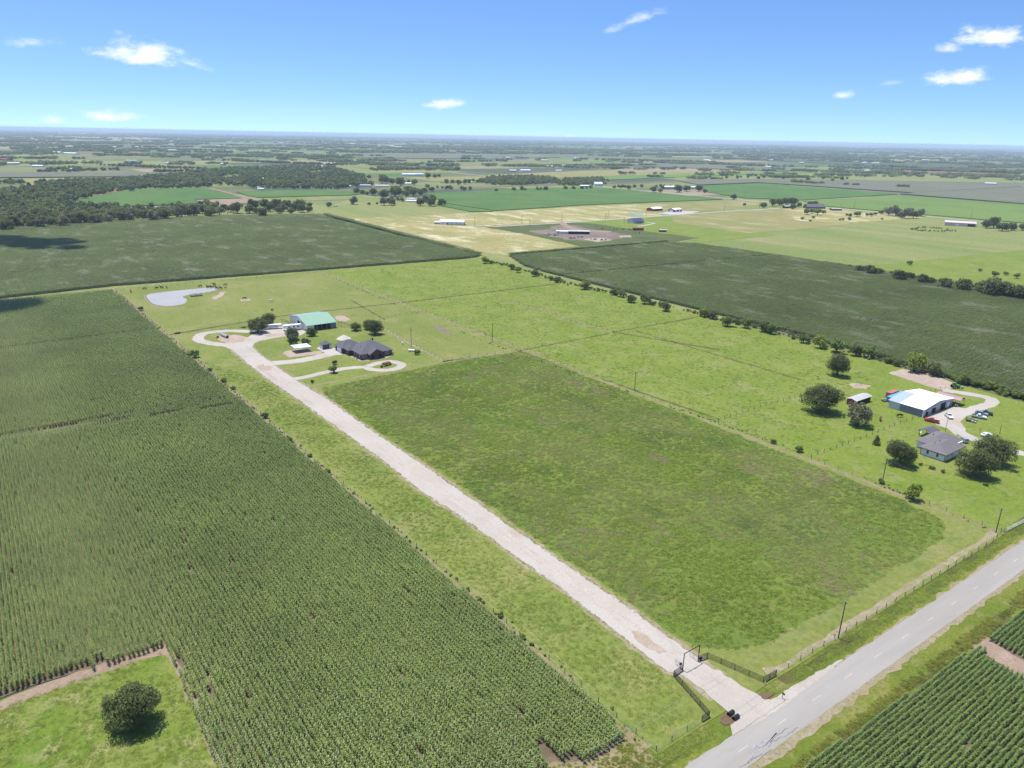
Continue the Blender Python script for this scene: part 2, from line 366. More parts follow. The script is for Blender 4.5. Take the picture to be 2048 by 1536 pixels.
# ------------------------------------------------------------------ building helpers
R = random.Random(11)
def rz(x, y, a): return (x * math.cos(a) - y * math.sin(a), x * math.sin(a) + y * math.cos(a))
class MB:
    def __init__(s): s.v, s.f = [], []
    def poly(s, pts):
        i = len(s.v); s.v += [tuple(p) for p in pts]; s.f.append(tuple(range(i, i + len(pts)))); return s
    def hexa(s, p):                       # 8 corners: bottom ring 0-3, top ring 4-7, counter-clockwise seen from above
        i = len(s.v); s.v += [tuple(q) for q in p]
        for q in ((3, 2, 1, 0), (4, 5, 6, 7), (0, 1, 5, 4), (1, 2, 6, 5), (2, 3, 7, 6), (3, 0, 4, 7)):
            s.f.append(tuple(i + k for k in q))
        return s
    def box(s, x0, x1, y0, y1, z0, z1):
        return s.hexa([(x0, y0, z0), (x1, y0, z0), (x1, y1, z0), (x0, y1, z0), (x0, y0, z1), (x1, y0, z1), (x1, y1, z1), (x0, y1, z1)])
    def cbox(s, cx, cy, cz, sx, sy, sz, a=0.0):
        p = []
        for z in (cz - sz / 2, cz + sz / 2):
            for (x, y) in ((-1, -1), (1, -1), (1, 1), (-1, 1)):
                q = rz(x * sx / 2, y * sy / 2, a); p.append((cx + q[0], cy + q[1], z))
        return s.hexa(p)
    def tube(s, a, b, r0, r1=None, n=6):
        r1 = r0 if r1 is None else r1
        a, b = Vector(a), Vector(b); d = (b - a)
        if d.length < 1e-6: return s
        d.normalize(); u = d.orthogonal().normalized(); w = d.cross(u)
        i = len(s.v)
        for (c, r) in ((a, r0), (b, r1)):
            for k in range(n):
                t = 2 * math.pi * k / n
                s.v.append(tuple(c + u * (r * math.cos(t)) + w * (r * math.sin(t))))
        for k in range(n):
            k2 = (k + 1) % n; s.f.append((i + k, i + k2, i + n + k2, i + n + k))
        s.f.append(tuple(i + n - 1 - k for k in range(n))); s.f.append(tuple(i + n + k for k in range(n)))
        return s
    def prism(s, prof, y0, y1, axis='y'):  # profile in (x,z), extruded along y
        n = len(prof); i = len(s.v)
        for y in (y0, y1):
            for (x, z) in prof: s.v.append((x, y, z) if axis == 'y' else (y, x, z))
        for k in range(n):
            k2 = (k + 1) % n; s.f.append((i + k, i + k2, i + n + k2, i + n + k))
        s.f.append(tuple(i + n - 1 - k for k in range(n))); s.f.append(tuple(i + n + k for k in range(n)))
        return s
    def mesh(s, name, mat):
        me = bpy.data.meshes.new(name); me.from_pydata(s.v, [], s.f)
        if mat: me.materials.append(MATS[mat])
        bm = bmesh.new(); bm.from_mesh(me); bmesh.ops.recalc_face_normals(bm, faces=bm.faces); bm.to_mesh(me); bm.free()
        me.update(); return me
    def build(s, name, mat, parent=None, loc=None, rot=0.0):
        return link(name, s.mesh(name, mat), parent, loc, rot)
def link(name, data, parent=None, loc=None, rot=0.0):
    o = bpy.data.objects.new(name, data); C.objects.link(o)
    if parent is not None: o.parent = parent
    if loc is not None: o.location = loc
    if rot: o.rotation_euler = (0, 0, rot)
    return o
def thing(name, label, cat, loc=(0, 0, 0), rot=0.0, group=None):
    o = bpy.data.objects.new(name, None); C.objects.link(o); o.empty_display_size = .5
    o.location = (loc[0], loc[1], loc[2] if len(loc) > 2 else 0.0); o.rotation_euler = (0, 0, rot)
    return tag(o, label, cat, group)
def tag(o, label=None, cat=None, group=None, kind=None):
    if label: o['label'] = label
    if cat: o['category'] = cat
    if group: o['group'] = group
    if kind: o['kind'] = kind
    return o
def sheet(name, pts, z, mat, ragged=0.0, step=6.0, seed=1, thick=0.0):
    pts = [Vector((p[0], p[1])) for p in pts]
    if ragged:
        rr = random.Random(seed); out = []
        for i in range(len(pts)):
            a, b = pts[i], pts[(i + 1) % len(pts)]; d = b - a; n = max(1, min(400, int(d.length / step)))
            nn = Vector((-d.y, d.x)).normalized() if d.length > 0 else Vector((0, 0))
            for k in range(n): out.append(a + d * (k / n) + nn * (rr.gauss(0, ragged) if k else 0))
        pts = out
    bm = bmesh.new(); vs = [bm.verts.new((p.x, p.y, z)) for p in pts]
    f = bm.faces.new(vs); f.normal_update()
    if f.normal.z < 0: f.normal_flip()
    if thick:                               # a standing crop: the canopy lies above the ground and has sides
        low = [bm.verts.new((p.x, p.y, z)) for p in pts]
        for v_ in vs: v_.co.z += thick
        for i in range(len(vs)):
            j = (i + 1) % len(vs); bm.faces.new((low[i], low[j], vs[j], vs[i]))
        bmesh.ops.recalc_face_normals(bm, faces=bm.faces)
        if f.normal.z < 0: bmesh.ops.reverse_faces(bm, faces=bm.faces)
    bmesh.ops.triangulate(bm, faces=bm.faces[:])
    me = bpy.data.meshes.new(name); bm.to_mesh(me); bm.free(); me.materials.append(MATS[mat])
    o = bpy.data.objects.new(name, me); C.objects.link(o); o['kind'] = 'structure'
    return o
def smooth(pts, n=8, closed=False):
    pts = [Vector(p[:2]) for p in pts]; out = []; N = len(pts)
    rng = range(N) if closed else range(N - 1)
    for i in rng:
        g = (lambda k: pts[k % N]) if closed else (lambda k: pts[max(0, min(N - 1, k))])
        p0, p1, p2, p3 = g(i - 1), g(i), g(i + 1), g(i + 2)
        for k in range(n):
            t = k / n
            out.append(.5 * ((2 * p1) + (p2 - p0) * t + (2 * p0 - 5 * p1 + 4 * p2 - p3) * t * t + (3 * p1 - p0 - 3 * p2 + p3) * t ** 3))
    if not closed: out.append(pts[-1])
    return out
def ribbon(name, pts, width, z, mat, jitter=0.0, step=3.0, seed=1, widths=None):
    pts = [Vector(p[:2]) for p in pts]; rr = random.Random(seed)
    line = [pts[0]]; ws = [widths[0] if widths else width]
    for i in range(len(pts) - 1):
        d = pts[i + 1] - pts[i]; n = max(1, int(d.length / step))
        for k in range(1, n + 1):
            line.append(pts[i] + d * (k / n))
            ws.append((widths[i] + (widths[i + 1] - widths[i]) * k / n) if widths else width)
    L, Rr = [], []
    for i, p in enumerate(line):
        d = (line[min(i + 1, len(line) - 1)] - line[max(i - 1, 0)]).normalized(); n = Vector((-d.y, d.x))
        L.append(p + n * (ws[i] / 2 + rr.gauss(0, jitter))); Rr.append(p - n * (ws[i] / 2 + rr.gauss(0, jitter)))
    m = MB()
    for i in range(len(line) - 1):
        m.poly([(Rr[i].x, Rr[i].y, z), (Rr[i + 1].x, Rr[i + 1].y, z), (L[i + 1].x, L[i + 1].y, z), (L[i].x, L[i].y, z)])
    o = m.build(name, mat); o['kind'] = 'structure'
    return o

# ------------------------------------------------------------------ scattering by geometry nodes (only for what nobody could count)
def variants(name, meshes):
    col = bpy.data.collections.new(name)
    for i, me in enumerate(meshes):
        o = bpy.data.objects.new('%s_%02d' % (name, i), me); col.objects.link(o)
    return col
def scatter(name, label, P, rot, scl, vid, col, cat):
    n = len(P)
    me = bpy.data.meshes.new(name); me.vertices.add(n)
    me.vertices.foreach_set('co', np.asarray(P, np.float32).reshape(-1))
    for an, ty, dat in (('rot', 'FLOAT', rot), ('scl', 'FLOAT', scl), ('vid', 'INT', vid)):
        a = me.attributes.new(an, ty, 'POINT'); a.data.foreach_set('value', np.asarray(dat, np.float32 if ty == 'FLOAT' else np.int32))
    o = bpy.data.objects.new(name, me); C.objects.link(o)
    ng = bpy.data.node_groups.new(name, 'GeometryNodeTree')
    ng.interface.new_socket('Geometry', in_out='INPUT', socket_type='NodeSocketGeometry')
    ng.interface.new_socket('Geometry', in_out='OUTPUT', socket_type='NodeSocketGeometry')
    N, L = ng.nodes, ng.links
    gi, go = N.new('NodeGroupInput'), N.new('NodeGroupOutput')
    ci = N.new('GeometryNodeCollectionInfo'); ci.inputs['Collection'].default_value = col
    ci.inputs['Separate Children'].default_value = True; ci.inputs['Reset Children'].default_value = True
    ip = N.new('GeometryNodeInstanceOnPoints'); ip.inputs['Pick Instance'].default_value = True
    def att(nm, ty):
        a = N.new('GeometryNodeInputNamedAttribute'); a.data_type = ty; a.inputs['Name'].default_value = nm
        return a.outputs['Attribute']
    cx = N.new('ShaderNodeCombineXYZ'); L.new(att('rot', 'FLOAT'), cx.inputs['Z'])
    er = N.new('FunctionNodeEulerToRotation'); L.new(cx.outputs[0], er.inputs[0])
    L.new(gi.outputs[0], ip.inputs['Points']); L.new(ci.outputs[0], ip.inputs['Instance'])
    L.new(att('vid', 'INT'), ip.inputs['Instance Index']); L.new(er.outputs[0], ip.inputs['Rotation']); L.new(att('scl', 'FLOAT'), ip.inputs['Scale'])
    L.new(ip.outputs[0], go.inputs[0])
    md = o.modifiers.new('scatter', 'NODES'); md.node_group = ng
    return tag(o, label, cat, kind='stuff')

# ------------------------------------------------------------------ plants
def corn_row(rng, length, spacing, hgt, nleaf, lw, tassel=True, segs=3, spread=.55):
    m = MB(); n = int(length / spacing)
    for i in range(n):
        y = -length / 2 + (i + .5) * spacing + rng.uniform(-.05, .05); x = rng.gauss(0, .05); h = hgt * rng.uniform(.85, 1.1)
        m.poly([(x - .02, y, 0), (x + .02, y, 0), (x + .015, y, h * .9), (x - .015, y, h * .9)])
        a0 = rng.uniform(0, 6.28)
        for k in range(nleaf):
            a = a0 + math.pi * k + rng.uniform(-.6, .6); z0 = h * (.38 + .55 * (k / max(1, nleaf - 1)) ** .7); ln = spread * rng.uniform(.75, 1.2) * (1.15 - .35 * k / nleaf)
            dx, dy = math.cos(a), math.sin(a); w = lw * rng.uniform(.8, 1.2)
            prev = None
            for q in range(segs + 1):
                t = q / segs; rr_ = ln * t; zz = z0 + ln * (.55 * t - .75 * t * t); ww = w * (1 - t) ** .6 * .5 if q else w * .4
                cur = ((x + dx * rr_ - dy * ww, y + dy * rr_ + dx * ww, zz), (x + dx * rr_ + dy * ww, y + dy * rr_ - dx * ww, zz))
                if prev: m.poly([prev[0], prev[1], cur[1], cur[0]])
                prev = cur
        if tassel: m.poly([(x - .05, y, h * .88), (x + .05, y, h * .9), (x + .03, y + .03, h * 1.08)])
    return m
def tuft(rng, rad, hgt, n, wid):
    m = MB()
    for i in range(n):
        r = rad * math.sqrt(rng.random()); a = rng.uniform(0, 6.28); x, y = r * math.cos(a), r * math.sin(a)
        a2 = rng.gauss(0, 1.0); l = hgt * rng.uniform(.5, 1.2) * (1.1 - .6 * r / rad); w = wid * rng.uniform(.6, 1.3)
        dx, dy = math.cos(a2), math.sin(a2)
        a_, b_ = .45 * l, .3 * l
        m.poly([(x - dy * w, y + dx * w, .0), (x + dy * w, y - dx * w, .0), (x + dx * a_ + dy * w, y + dy * a_ - dx * w, b_), (x + dx * a_ - dy * w, y + dy * a_ + dx * w, b_)])
        m.poly([(x + dx * a_ - dy * w, y + dy * a_ + dx * w, b_), (x + dx * a_ + dy * w, y + dy * a_ - dx * w, b_), (x + dx * l, y + dy * l, b_ * 1.05)])
    return m
def crown(rng, clumps, nleaf, size, squash=.75, cone=False, openness=.0):
    """leaf faces in clumps; the crown is 10 m across and about 8.3 m high with its foot at z=0"""
    m = MB(); cl = []
    for i in range(clumps):
        for _ in range(40):
            a = rng.uniform(0, 6.28); u = rng.random()
            if cone:
                z = 1 + 7 * u; r = 3.2 * (1 - u) ** .8 * math.sqrt(rng.random()); cr = .9 + .9 * (1 - u)
            else:
                ph = math.acos(rng.uniform(-.85, 1)); rr_ = 3.5 * rng.uniform(.55, 1.0)
                r = rr_ * math.sin(ph) * 1.05; z = 4.15 + rr_ * math.cos(ph) * squash; cr = rng.uniform(1.1, 1.9)
            c = Vector((r * math.cos(a), r * math.sin(a), z))
            if all((c - d[0]).length > .62 * max(cr, d[1]) for d in cl): break
        cl.append((c, cr))
    if not cone: cl.append((Vector((0, 0, 4.1)), 2.4))
    tot = sum(d[1] ** 2 for d in cl)
    for (c, cr) in cl:
        k = int(nleaf * cr * cr / tot)
        for _ in range(k):
            d = Vector((rng.gauss(0, 1), rng.gauss(0, 1), rng.gauss(.15, 1))).normalized()
            p = c + d * (cr * rng.uniform(.62, 1.08)); p.z = max(p.z, .35 + rng.random() * .6)
            nrm = (d + Vector((rng.gauss(0, .6), rng.gauss(0, .6), rng.gauss(.3, .6)))).normalized()
            u = nrm.orthogonal().normalized(); v = nrm.cross(u); t = rng.uniform(0, 6.28)
            u, v = u * math.cos(t) + v * math.sin(t), v * math.cos(t) - u * math.sin(t)
            s1, s2 = size * rng.uniform(.6, 1.3), size * rng.uniform(.4, .9)
            m.poly([p - u * s1, p - v * s2 + u * s1 * .2, p + u * s1, p + v * s2 - u * s1 * .1])
    return m, cl
def trunk(rng, cl, cone=False):
    m = MB(); h = 3.2
    m.tube((0, 0, -.15), (.05, 0, 1.2), .42, .32, 8); m.tube((.05, 0, 1.2), (.1, .05, h), .32, .22, 8)
    for (c, cr) in cl[:14]:
        mid = Vector((c.x * .45, c.y * .45, 2.2 + c.z * .25)); m.tube((.08, .02, h - 1.4 + rng.random()), mid, .16, .1, 5); m.tube(mid, c, .1, .04, 5)
    return m
TREES = {}
def tree_kind(key, seed, leafmat, clumps, nleaf, size, **kw):
    rng = random.Random(seed); m, cl = crown(rng, clumps, nleaf, size, **kw)
    TREES[key] = (m.mesh('crown', leafmat), trunk(rng, cl).mesh('trunk', 'bark'))
def tree_proto():
    for i in range(3): tree_kind('near%d' % i, 20 + i, 'oak_leaf', 30, 9500, .185)
    for i in range(5): tree_kind('oak%d' % i, 40 + i, 'oak_leaf', 16 + i, 1300, .48)
    for i in range(3): tree_kind('grey%d' % i, 60 + i, 'oak_leaf_grey', 14, 1200, .46)
    for i in range(4): tree_kind('bush%d' % i, 80 + i, 'bush_leaf', 13, 1000, .5, squash=.6)
    for i in range(2): tree_kind('yel%d' % i, 100 + i, 'yellow_leaf', 15, 1100, .46)
    tree_kind('cone0', 120, 'oak_leaf', 22, 1600, .4, cone=True)
    for i in range(2): tree_kind('small%d' % i, 130 + i, 'bush_leaf', 8, 500, .6)
    tree_kind('red0', 140, 'red_bush', 9, 500, .6, squash=.5)
tree_proto()
def tree(key, px, py, wpx, label, group=None, name='tree', cat='tree', hk=.44):
    """a tree whose crown is seen centred at a pixel with a given width there"""
    hc = 3.0
    for _ in range(4):
        g = W(px, py, hc); wm = wpx * slant(g.x, g.y) / FPX; hc = min(hk * wm, 9)
    ks = [k for k in TREES if k.startswith(key)]; kk = ks[R.randrange(len(ks))]
    s = wm / 9.1
    o = thing(name, label, cat, (g.x, g.y, 0), R.uniform(0, 6.28), group); o.scale = (s * R.uniform(.9, 1.12), s * R.uniform(.9, 1.12), s * R.uniform(.88, 1.14))
    cr, tr = TREES[kk]
    link('trunk', tr, o); link('crown', cr, o)
    return o

# ------------------------------------------------------------------ the ground and the fields
G_EXT = 60000.0
sheet('ground', [(-G_EXT, -G_EXT), (G_EXT, -G_EXT), (G_EXT, G_EXT), (-G_EXT, G_EXT)], 0.0, 'ground')

# far farmland: a patchwork of fields beyond the ones laid out below
def far_patchwork():
    rr = random.Random(3); mats = ['soy', 'crop_grey', 'pasture_far', 'pasture_pale', 'crop_dark', 'crop_tan', 'hay_field', 'soy_light', 'pasture_far', 'crop_dark', 'crop_brown']
    wts = [3, 4, 5, 4, 3, 2, 2, 2, 4, 3, 1]
    acc = {k: MB() for k in mats}
    for ring, (d0, d1, sx, sy) in enumerate([(1100, 4200, 330, 210), (4200, 11000, 620, 380), (11000, 26000, 1300, 800)]):
        n = int(2 * d1 / min(sx, sy)) + 2
        ix = range(-2, int(d1 / sx) + 2); iy = range(-int(d1 * .2 / sy), int(d1 * 1.05 / sy) + 2)
        for i in ix:
            for j in iy:
                x, y = (i + .5) * sx + (j % 2) * sx * .37, (j + .5) * sy
                d = math.hypot(x, y)
                if not d0 <= d < d1: continue
                a = math.degrees(math.atan2(x, y)) - 36.3
                if abs(a) > 44 or rr.random() < .22: continue
                hx, hy = sx * rr.uniform(.35, .62), sy * rr.uniform(.3, .56); k = rr.choices(mats, wts)[0]
                z = .05 + .02 * rr.random() + ring * .05
                sk = rr.uniform(-.08, .08)
                acc[k].poly([(x - hx, y - hy - sk * hx, z), (x + hx, y - hy + sk * hx, z), (x + hx, y + hy + sk * hx, z), (x - hx, y + hy - sk * hx, z)])
    for k, m in acc.items():
        if m.f: m.build('farmland', k)['kind'] = 'structure'
far_patchwork()

def field(name, px, z, mat, ragged=.0, step=8):
    crop = mat.startswith('soy') or mat in ('crop_grey', 'crop_dark')
    return sheet(name, WP(px), z, mat, ragged or (.5 if crop else 0), step, seed=len(px) + int(z * 1000), thick=(1.0 if mat.startswith('soy') else 2.2) if crop else 0.0)
# mid distance, polygons surveyed from the photograph
field('pasture', [(-500, 470), (-200, 462), (0, 452), (440, 424), (640, 418), (720, 392), (980, 400), (1700, 400), (2400, 430), (2600, 640), (2048, 700), (1000, 600), (600, 560), (-500, 640)], .20, 'pasture_pale')
field('field', [(-60, 452), (0, 446), (200, 432), (450, 424), (640, 419), (720, 395), (800, 393), (880, 410), (985, 426), (720, 440), (655, 431), (430, 433), (130, 449)], .24, 'pasture_pale')
field('soy_field', [(100, 415), (190, 393), (262, 380), (408, 375), (484, 397), (390, 400), (395, 408), (340, 410), (200, 416)], .28, 'soy')
field('bare_field', [(200, 417), (340, 411), (405, 408), (390, 400), (484, 397), (516, 401), (445, 414), (330, 421)], .30, 'bare_soil', 1.0)
field('soy_field', [(474, 384), (665, 379.5), (730, 388), (700, 391), (517, 396), (493, 392)], .28, 'soy')
field('soy_field', [(0, 374.5), (75, 374), (60, 380), (0, 386), (-60, 390), (-60, 378)], .28, 'soy')
field('hay_field', [(40, 357), (300, 353), (340, 352), (235, 362), (110, 368), (45, 371)], .28, 'hay_field')
field('crop_field', [(-80, 345), (200, 346), (380, 346), (370, 352), (250, 354.5), (-80, 357)], .28, 'crop_grey')
field('pasture', [(-80, 332), (160, 336), (250, 344), (200, 346), (-80, 345)], .26, 'pasture_far')
field('pasture', [(-80, 318), (170, 319), (240, 329), (120, 331), (-80, 329)], .26, 'pasture_pale')
field('soy_field', [(880, 366), (1000, 360), (1240, 352), (1400, 347), (1640, 342), (1640, 345), (1350, 355), (1200, 361), (1010, 366)], .27, 'soy_light')
field('soy_field', [(850, 388), (1103, 375.5), (1209, 376), (1445, 399.5), (1400, 401.5), (1165, 411), (990, 422.5), (891, 407.6)], .30, 'soy')
field('crop_strip', [(887, 409), (985, 424), (940, 424), (866, 410)], .32, 'soy')
field('hay_field', [(720, 437), (870, 430), (985, 424.5), (1165, 413), (1290, 409), (1345, 409), (1310, 420), (1330, 433), (1180, 441), (1130, 446), (990, 453), (880, 447)], .30, 'hay_tan', 2.0)
field('hay_field', [(650, 432), (720, 437), (880, 449), (990, 456), (1060, 470), (1160, 492), (1020, 511), (990, 509), (955, 503)], .31, 'hay_tan', 1.0)
field('pasture', [(1345, 409), (1445, 402), (1540, 407), (1440, 421), (1320, 424), (1312, 418)], .30, 'hay_field')
field('worn_lot', [(962, 453.5), (1125, 445), (1180, 447), (1330, 468), (1400, 476), (1330, 487), (1160, 493), (1060, 471)], .33, 'lot_grass', 1.0)
field('dirt', [(1055, 463), (1090, 460), (1120, 449), (1150, 451), (1190, 461), (1260, 470), (1265, 474), (1200, 484), (1140, 481), (1110, 475)], .36, 'worn_lot', 2.0)
field('dirt_track', [(1116, 445.5), (1130, 446), (1140, 453), (1175, 463), (1160, 465), (1130, 456), (1122, 451)], .39, 'bare_soil', .8)
field('dirt', [(1165, 479), (1200, 476), (1225, 481), (1195, 485)], .40, 'clay', 1.0)
field('dirt', [(1238, 472), (1262, 471.5), (1263, 475), (1240, 475.5)], .40, 'clay')
field('dirt', [(1180, 460.5), (1225, 463), (1215, 466), (1175, 464)], .40, 'bare_soil', .8)
field('pasture', [(1150, 443), (1330, 434), (1400, 445), (1560, 470), (1480, 478), (1400, 486), (1335, 470), (1185, 447)], .32, 'neighbour_pasture')
field('hay_field', [(1345, 432), (1555, 417), (1620, 421), (1760, 437), (1660, 454), (1500, 467), (1345, 445)], .34, 'hay_field')
field('rough_pasture', [(1560, 418), (1640, 416), (1850, 436), (1770, 441), (1700, 446), (1600, 442)], .35, 'hay_tan', 3.0)
field('soy_field', [(1406, 372), (1517, 367), (1796, 389), (1605, 401), (1490, 397), (1415, 385)], .30, 'soy')
field('soy_field', [(1606, 403), (1800, 391), (2048, 410), (2400, 436), (2400, 480), (2048, 447), (1646, 413)], .30, 'soy_light')
field('crop_field', [(1350, 362), (1408, 360), (1555, 359), (2048, 367), (2300, 371), (2048, 374), (1830, 387), (1517, 366), (1400, 371)], .29, 'crop_grey')
field('crop_field', [(1800, 389), (2040, 375), (2400, 372), (2400, 436), (2048, 409)], .29, 'crop_grey')
field('pasture', [(1350, 352), (1568, 343), (1793, 347), (2048, 355), (2300, 360), (2300, 371), (2048, 366), (1704, 360), (1350, 361)], .28, 'pasture_pale')
field('ploughed_field', [(1788, 338), (2000, 336), (2012, 350), (1963, 350.5), (1800, 343.5)], .30, 'crop_brown')
field('crop_field', [(1180, 328), (1350, 326), (1640, 340), (1560, 343), (1350, 336)], .28, 'crop_grey')
field('crop_field', [(700, 311), (790, 302), (900, 304), (1120, 315), (1000, 319), (700, 316)], .28, 'crop_grey')
field('pasture', [(700, 317), (1000, 320), (1180, 322), (1170, 328), (900, 329), (700, 323)], .28, 'pasture_far')
field('hay_field', [(970, 350), (1200, 340), (1420, 338), (1580, 344), (1240, 351), (1000, 358)], .28, 'hay_field')
field('ploughed_field', [(1230, 338), (1400, 336), (1390, 343), (1250, 344)], .31, 'crop_tan')
field('crop_field', [(1560, 322), (1900, 326), (2300, 334), (2300, 344), (2000, 335), (1800, 336), (1700, 331)], .28, 'crop_dark')
field('pasture', [(520, 319), (690, 322), (690, 327), (600, 326), (500, 323)], .28, 'crop_tan')
field('industrial_yard', [(0, 273), (130, 271), (300, 273), (330, 279), (200, 281), (0, 280), (-200, 280), (-200, 274)], .33, 'crop_tan')
field('industrial_yard', [(680, 290), (800, 291), (860, 295), (720, 296)], .33, 'concrete')
field('runway', [(625, 336), (645, 331), (648, 331.6), (629, 336.6)], .34, 'concrete')

# the near land
prop = WP([(1312, 1512), (230, 578), (640, 543), (2010, 1068)])
sheet('neighbour_pasture', WP([(640, 543), (955, 516), (1010, 525), (1115, 563), (1410, 632), (1700, 706), (1900, 765), (2048, 806), (2200, 842)]) + [Vector((386, 73)), Vector((242.5, 72.6))] + WP([(2010, 1068)]), .22, 'neighbour_pasture')
sheet('pasture', WP([(1715, 535), (2048, 500), (2400, 470), (2500, 640), (2048, 600), (1960, 580)]), .23, 'neighbour_pasture')
sheet('paddock', [(prop[0].x, prop[0].y), (prop[1].x, prop[1].y), (prop[2].x, prop[2].y), (prop[3].x, prop[3].y)], .235, 'paddock')
pxL, pxR = prop[0].x + .8, prop[3].x - .8
sheet('grass_strip', [(p.x, p.y) for p in WP([(1312, 1508), (1400, 1440), (1340, 1350), (1240, 1274), (1007, 1099), (754, 915), (563, 780), (464, 702), (400, 700), (360, 690), (640, 930), (900, 1155)])], .245, 'lawn', .8, 5)
_rd = [(660, 803), (747, 862), (839, 922), (942, 994), (1044, 1066), (1147, 1138), (1240, 1200), (1290, 1237), (1349, 1279), (1385, 1300)]
FP = [(p.x + 1.4, p.y) for p in WP(_rd)] + [(129, 84), (136, 81.5), (160, 80.5), (222, 80.5), (234, 86), (237, 100), (237.5, 200)] + [(p.x, p.y) for p in WP([(1040, 703), (950, 716), (860, 733), (740, 757), (640, 778)])]
sheet('front_pasture', FP, .25, 'pasture_tall', .6, 4)
_ld = [(1330, 1340), (1240, 1276), (1113, 1176), (1007, 1101), (928, 1043), (839, 985), (754, 917), (658, 848), (600, 807), (530, 759)]
LP = [(p.x - 1.3, p.y) for p in WP(_ld)] + [(p.x + 2.0, p.y) for p in WP([(400, 726), (640, 930), (900, 1155), (1150, 1370), (1295, 1492)])] + [(104, 75)]
sheet('yard_lawn', [(p.x, p.y) for p in WP([(505, 692), (555, 733), (605, 766), (640, 777), (740, 756), (860, 732), (880, 722), (770, 662), (700, 650), (560, 662)])], .248, 'lawn', 1.0, 5)
# margins where the red survey line of the photograph runs: bare strip along the fences
ribbon('fence_strip', [(prop[0].x - .5, prop[0].y + 2), (prop[1].x - .5, prop[1].y)], 2.2, .26, 'dry_margin', .5, 3)
ribbon('fence_strip', [(prop[3].x - 1.2, prop[3].y + 2), (prop[2].x - .5, prop[2].y - 2)], 2.0, .26, 'dry_margin', .5, 3)
ribbon('fence_strip', [(127.5, 75.6), (131, 74.2), (prop[3].x - 2, prop[3].y + 2)], 1.7, .262, 'gravel_edge', .3, 3)

for off in (0.0, 1.9):                     # a mower's turning track in the grass strip
    ribbon('mower_track', [p + Vector((off * .9, off * .3)) for p in smooth(WP([(935, 1098), (905, 1100), (886, 1112), (892, 1132), (920, 1156), (1000, 1228), (1080, 1300), (1180, 1392)]), 6)], .45, .252, 'mown_track', .05, 1.2, 40)
# roads
RY0, RY1 = 60.1, 67.0
ribbon('verge', [(-700, 72.2), (900, 69.4)], 10, .14, 'verge', .3, 6)
ribbon('verge', [(-700, 57.3), (900, 54.5)], 7.5, .14, 'verge', .4, 6)
ribbon('ditch', [(-700, 72.4), (100, 71.2)], 2.6, .16, 'ditch_grass', .5, 2.5)
ribbon('ditch', [(128, 71.0), (900, 69.4)], 2.2, .16, 'ditch_grass', .5, 2.5, 2)
ribbon('ditch', [(-700, 55.3), (900, 52.5)], 1.8, .16, 'ditch_grass', .6, 2.5, 3)
ribbon('road_shoulder', [(-700, 65.5), (900, 61.0)], 8.8, .18, 'gravel_edge', .35, 2)
def rc(x): return 64.35 - (x - 104) * .0115     # centre line of the road
ribbon('road', [(x, rc(x)) for x in range(-700, 901, 100)], 6.9, .20, 'asphalt', .07, 2)
road = bpy.data.objects['road']
d0 = W(1485, 1497).x
dash_me = MB().box(-1.5, 1.5, -.055, .055, .206, .21).mesh('dash', 'line_paint')
for k in range(-14, 40):
    x = d0 + 12.19 * k; o = link('dash', dash_me, road, (x, rc(x), 0), -.0115)
sheet('road_repair', WP([(1497, 1503), (1530, 1478), (1560, 1462), (1548, 1480), (1525, 1500), (1500, 1515)]), .207, 'asphalt_patch', .25, 1.0)
for k in range(7):
    a = W(1480 + k * 14 + R.uniform(-6, 6), 1536 - k * 11 + R.uniform(-8, 8)); ribbon('tar_seam', smooth([(a.x + i * .9, a.y + R.gauss(0, .12)) for i in range(6)], 3), .14, .211, 'tar', .04, .5)

# gravel drive
dL = [(464, 700), (494, 727), (530, 755), (563, 778), (600, 803), (658, 844), (754, 913), (839, 981), (928, 1039), (1007, 1097), (1113, 1172), (1240, 1272), (1295, 1316), (1335, 1345), (1367, 1353), (1393, 1373), (1428, 1402), (1446, 1417), (1462, 1431), (1476, 1446), (1476, 1464)]
dR = [(502, 694), (530, 717), (555, 735), (583, 754), (604, 768), (656, 800), (747, 865), (839, 926), (942, 998), (1044, 1070), (1147, 1142), (1240, 1204), (1290, 1241), (1349, 1283), (1380, 1305), (1415, 1333), (1448, 1353), (1481, 1373), (1507, 1386), (1527, 1402), (1557, 1404)]
eL, eR = WP(dL), WP(dR)
sheet('drive_margin', [p + Vector((-1.1, 0)) for p in eL[:-4]] + [p + Vector((1.1, 0)) for p in eR[:-4]][::-1], .262, 'gravel_edge', .3, 2, 5)
sheet('gravel_drive', eL + eR[::-1], .27, 'gravel', .32, 1.3, 6)
mids = [(eL[i] + eR[i]) / 2 for i in range(13)]
for s_ in (-1, 1): ribbon('wheel_track', smooth([m_ + Vector((s_ * .95 + .12 * math.sin(i_ * 1.7), 0)) for i_, m_ in enumerate(mids)], 5), 1.0, .274, 'gravel_track', .14, 1.5, 20 + s_)
sheet('clay_patch', WP([(1262, 1262), (1285, 1268), (1318, 1292), (1335, 1306), (1318, 1310), (1290, 1296), (1268, 1278)]), .277, 'clay', .25, 1.0)
sheet('clay_patch', WP([(512, 735), (528, 728), (548, 735), (540, 742), (522, 742)]), .277, 'clay', .3, 1.5)
sheet('clay_patch', WP([(528, 672), (548, 668), (562, 667), (552, 672), (536, 675)]), .281, 'clay', .3, 1.5)
sheet('gravel_apron', WP([(1456, 1428), (1500, 1390), (1527, 1400), (1556, 1402)]) + [Vector((x_, rc(x_) + 3.3)) for x_ in (124.5, 121, 117, 113, 109, 106.2)], .266, 'gravel')
